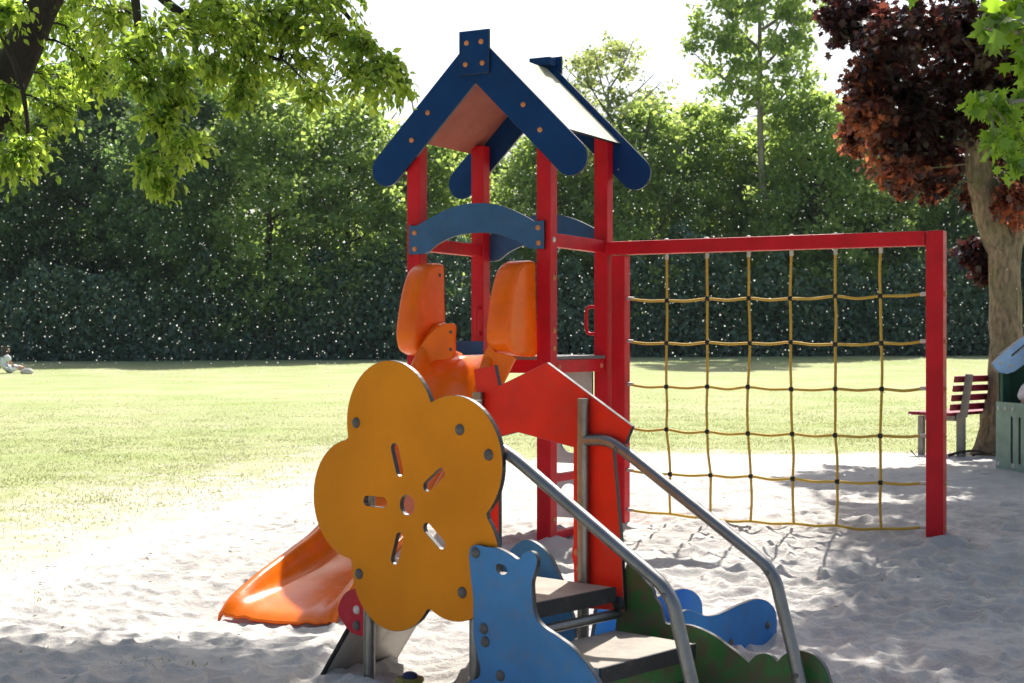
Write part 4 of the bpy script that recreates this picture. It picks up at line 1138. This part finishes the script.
wx = (5 - 512) / F * 47.0; wz = gz(wx, 47)
WM = empty('person', (wx, 47, wz), R(38), 'woman with long dark hair in a white dotted dress sitting on the lawn', 'person')
B = [(0, 0, .13), (0, 0, .28), (.01, 0, .45), (.03, 0, .56), (.05, 0, .64), (.07, 0, .72), (.08, 0, .80),      # 0-6 spine, head
     (.03, -.16, .53), (.10, -.22, .33), (.24, -.18, .20), (.30, -.17, .16),                                   # near arm
     (.03, .16, .53), (.00, .22, .33), (-.12, .24, .12), (-.17, .24, .05),                                     # far arm
     (.08, -.10, .12), (.40, -.12, .20), (.72, -.10, .07), (.82, -.10, .10),                                   # near leg
     (.08, .10, .12), (.42, .11, .16), (.76, .08, .06), (.86, .08, .09)]
E_ = [(0, 1), (1, 2), (2, 3), (3, 4), (4, 5), (5, 6), (3, 7), (7, 8), (8, 9), (9, 10), (3, 11), (11, 12), (12, 13), (13, 14), (0, 15), (15, 16), (16, 17), (17, 18), (0, 19), (19, 20), (20, 21), (21, 22)]
rad = [(.15, .13), (.13, .11), (.14, .11), (.10, .09), (.05, .05), (.085, .09), (.075, .08), .055, .042, .034, .03, .055, .042, .034, .03, .095, .07, .045, .035, .095, .07, .045, .035]
skin_body('body', B, E_, rad, M['skin'], WM)
skin_body('dress', [(0, 0, .12), (0, 0, .28), (.01, 0, .44), (.03, 0, .545), (.03, -.16, .53), (.08, -.21, .38), (.03, .16, .53), (.01, .21, .38), (.12, -.10, .13), (.38, -.11, .20), (.12, .10, .13), (.38, .10, .17)],
          [(0, 1), (1, 2), (2, 3), (3, 4), (4, 5), (3, 6), (6, 7), (0, 8), (8, 9), (0, 10), (10, 11)], [(.25, .21), (.19, .16), (.175, .14), (.125, .105), .085, .08, .085, .08, .14, .10, .14, .10], M['dress'], WM)
skin_body('hair', [(.045, 0, .76), (.03, 0, .82), (.0, 0, .70), (-.03, -.02, .58), (-.03, -.02, .47), (-.01, -.02, .40)], [(1, 0), (0, 2), (2, 3), (3, 4), (4, 5)], [(.115, .115), (.10, .10), (.10, .11), (.10, .12), (.09, .10), .05], M['hair'], WM)
bg_ = P(27, 371, 46.5)
BG = empty('picnic_bag', (bg_.x, bg_.y, gz(bg_.x, bg_.y)), .3, 'small white bag lying on the lawn by the sitting woman\'s feet', 'bag')
b = bmesh.new(); bmesh.ops.create_icosphere(b, subdivisions=3, radius=1)
for v_ in b.verts:
    v_.co = Vector((v_.co.x * .20, v_.co.y * .12, max(v_.co.z, -.5) * .12 + .06)) * (1 + .10 * mnoise.noise(v_.co * 2))
MB().bm(b, 0, True).build('pouch', M['concrete'], BG)
MB().tube(catmull([(-.12, 0, .14), (-.07, 0, .22), (.07, 0, .22), (.12, 0, .14)], 4), .012, 8).build('handle', M['greywood'], BG)

kx, ky = 4.54, 12.60
KD = empty('person', (kx, ky, gz(kx, ky)), R(0), 'small child in a pale pink top standing inside the playhouse', 'person')
B = [(0, 0, .42), (0, 0, .55), (0, 0, .70), (0, 0, .80), (0, -.01, .87), (0, -.015, .97), (0, -.01, 1.03),
     (-.13, 0, .735), (-.19, -.02, .57), (-.12, -.14, .50), (-.09, -.18, .50), (.13, 0, .735), (.18, -.02, .57), (.12, -.14, .50), (.09, -.18, .50),
     (-.07, 0, .40), (-.075, -.01, .21), (-.075, 0, .04), (-.075, -.10, .02), (.07, 0, .40), (.075, -.01, .21), (.075, 0, .04), (.075, -.10, .02)]
skin_body('body', B, E_, [(.095, .08), (.09, .075), (.10, .075), (.06, .055), (.04, .04), (.085, .09), (.07, .075), .045, .034, .028, .025, .045, .034, .028, .025, .065, .05, .036, .03, .065, .05, .036, .03], M['skin'], KD)
skin_body('top', [(0, 0, .40), (0, 0, .55), (0, 0, .70), (0, 0, .765), (-.13, 0, .735), (-.195, -.015, .59), (.13, 0, .735), (.185, -.015, .59)], [(0, 1), (1, 2), (2, 3), (3, 4), (4, 5), (3, 6), (6, 7)],
          [(.12, .10), (.115, .095), (.12, .09), (.075, .07), .075, .07, .07, .065], M['shirt'], KD)
skin_body('trousers', [(0, 0, .41), (-.07, 0, .38), (-.075, -.005, .21), (-.075, 0, .08), (.07, 0, .38), (.075, -.005, .21), (.075, 0, .08)], [(0, 1), (1, 2), (2, 3), (0, 4), (4, 5), (5, 6)], [(.10, .09), .078, .062, .05, .078, .062, .05], M['jeans'], KD)
skin_body('hair', [(0, .02, .99), (0, .0, 1.05), (0, .06, .93)], [(1, 0), (0, 2)], [(.095, .085), .07, .07], M['hair'], KD)
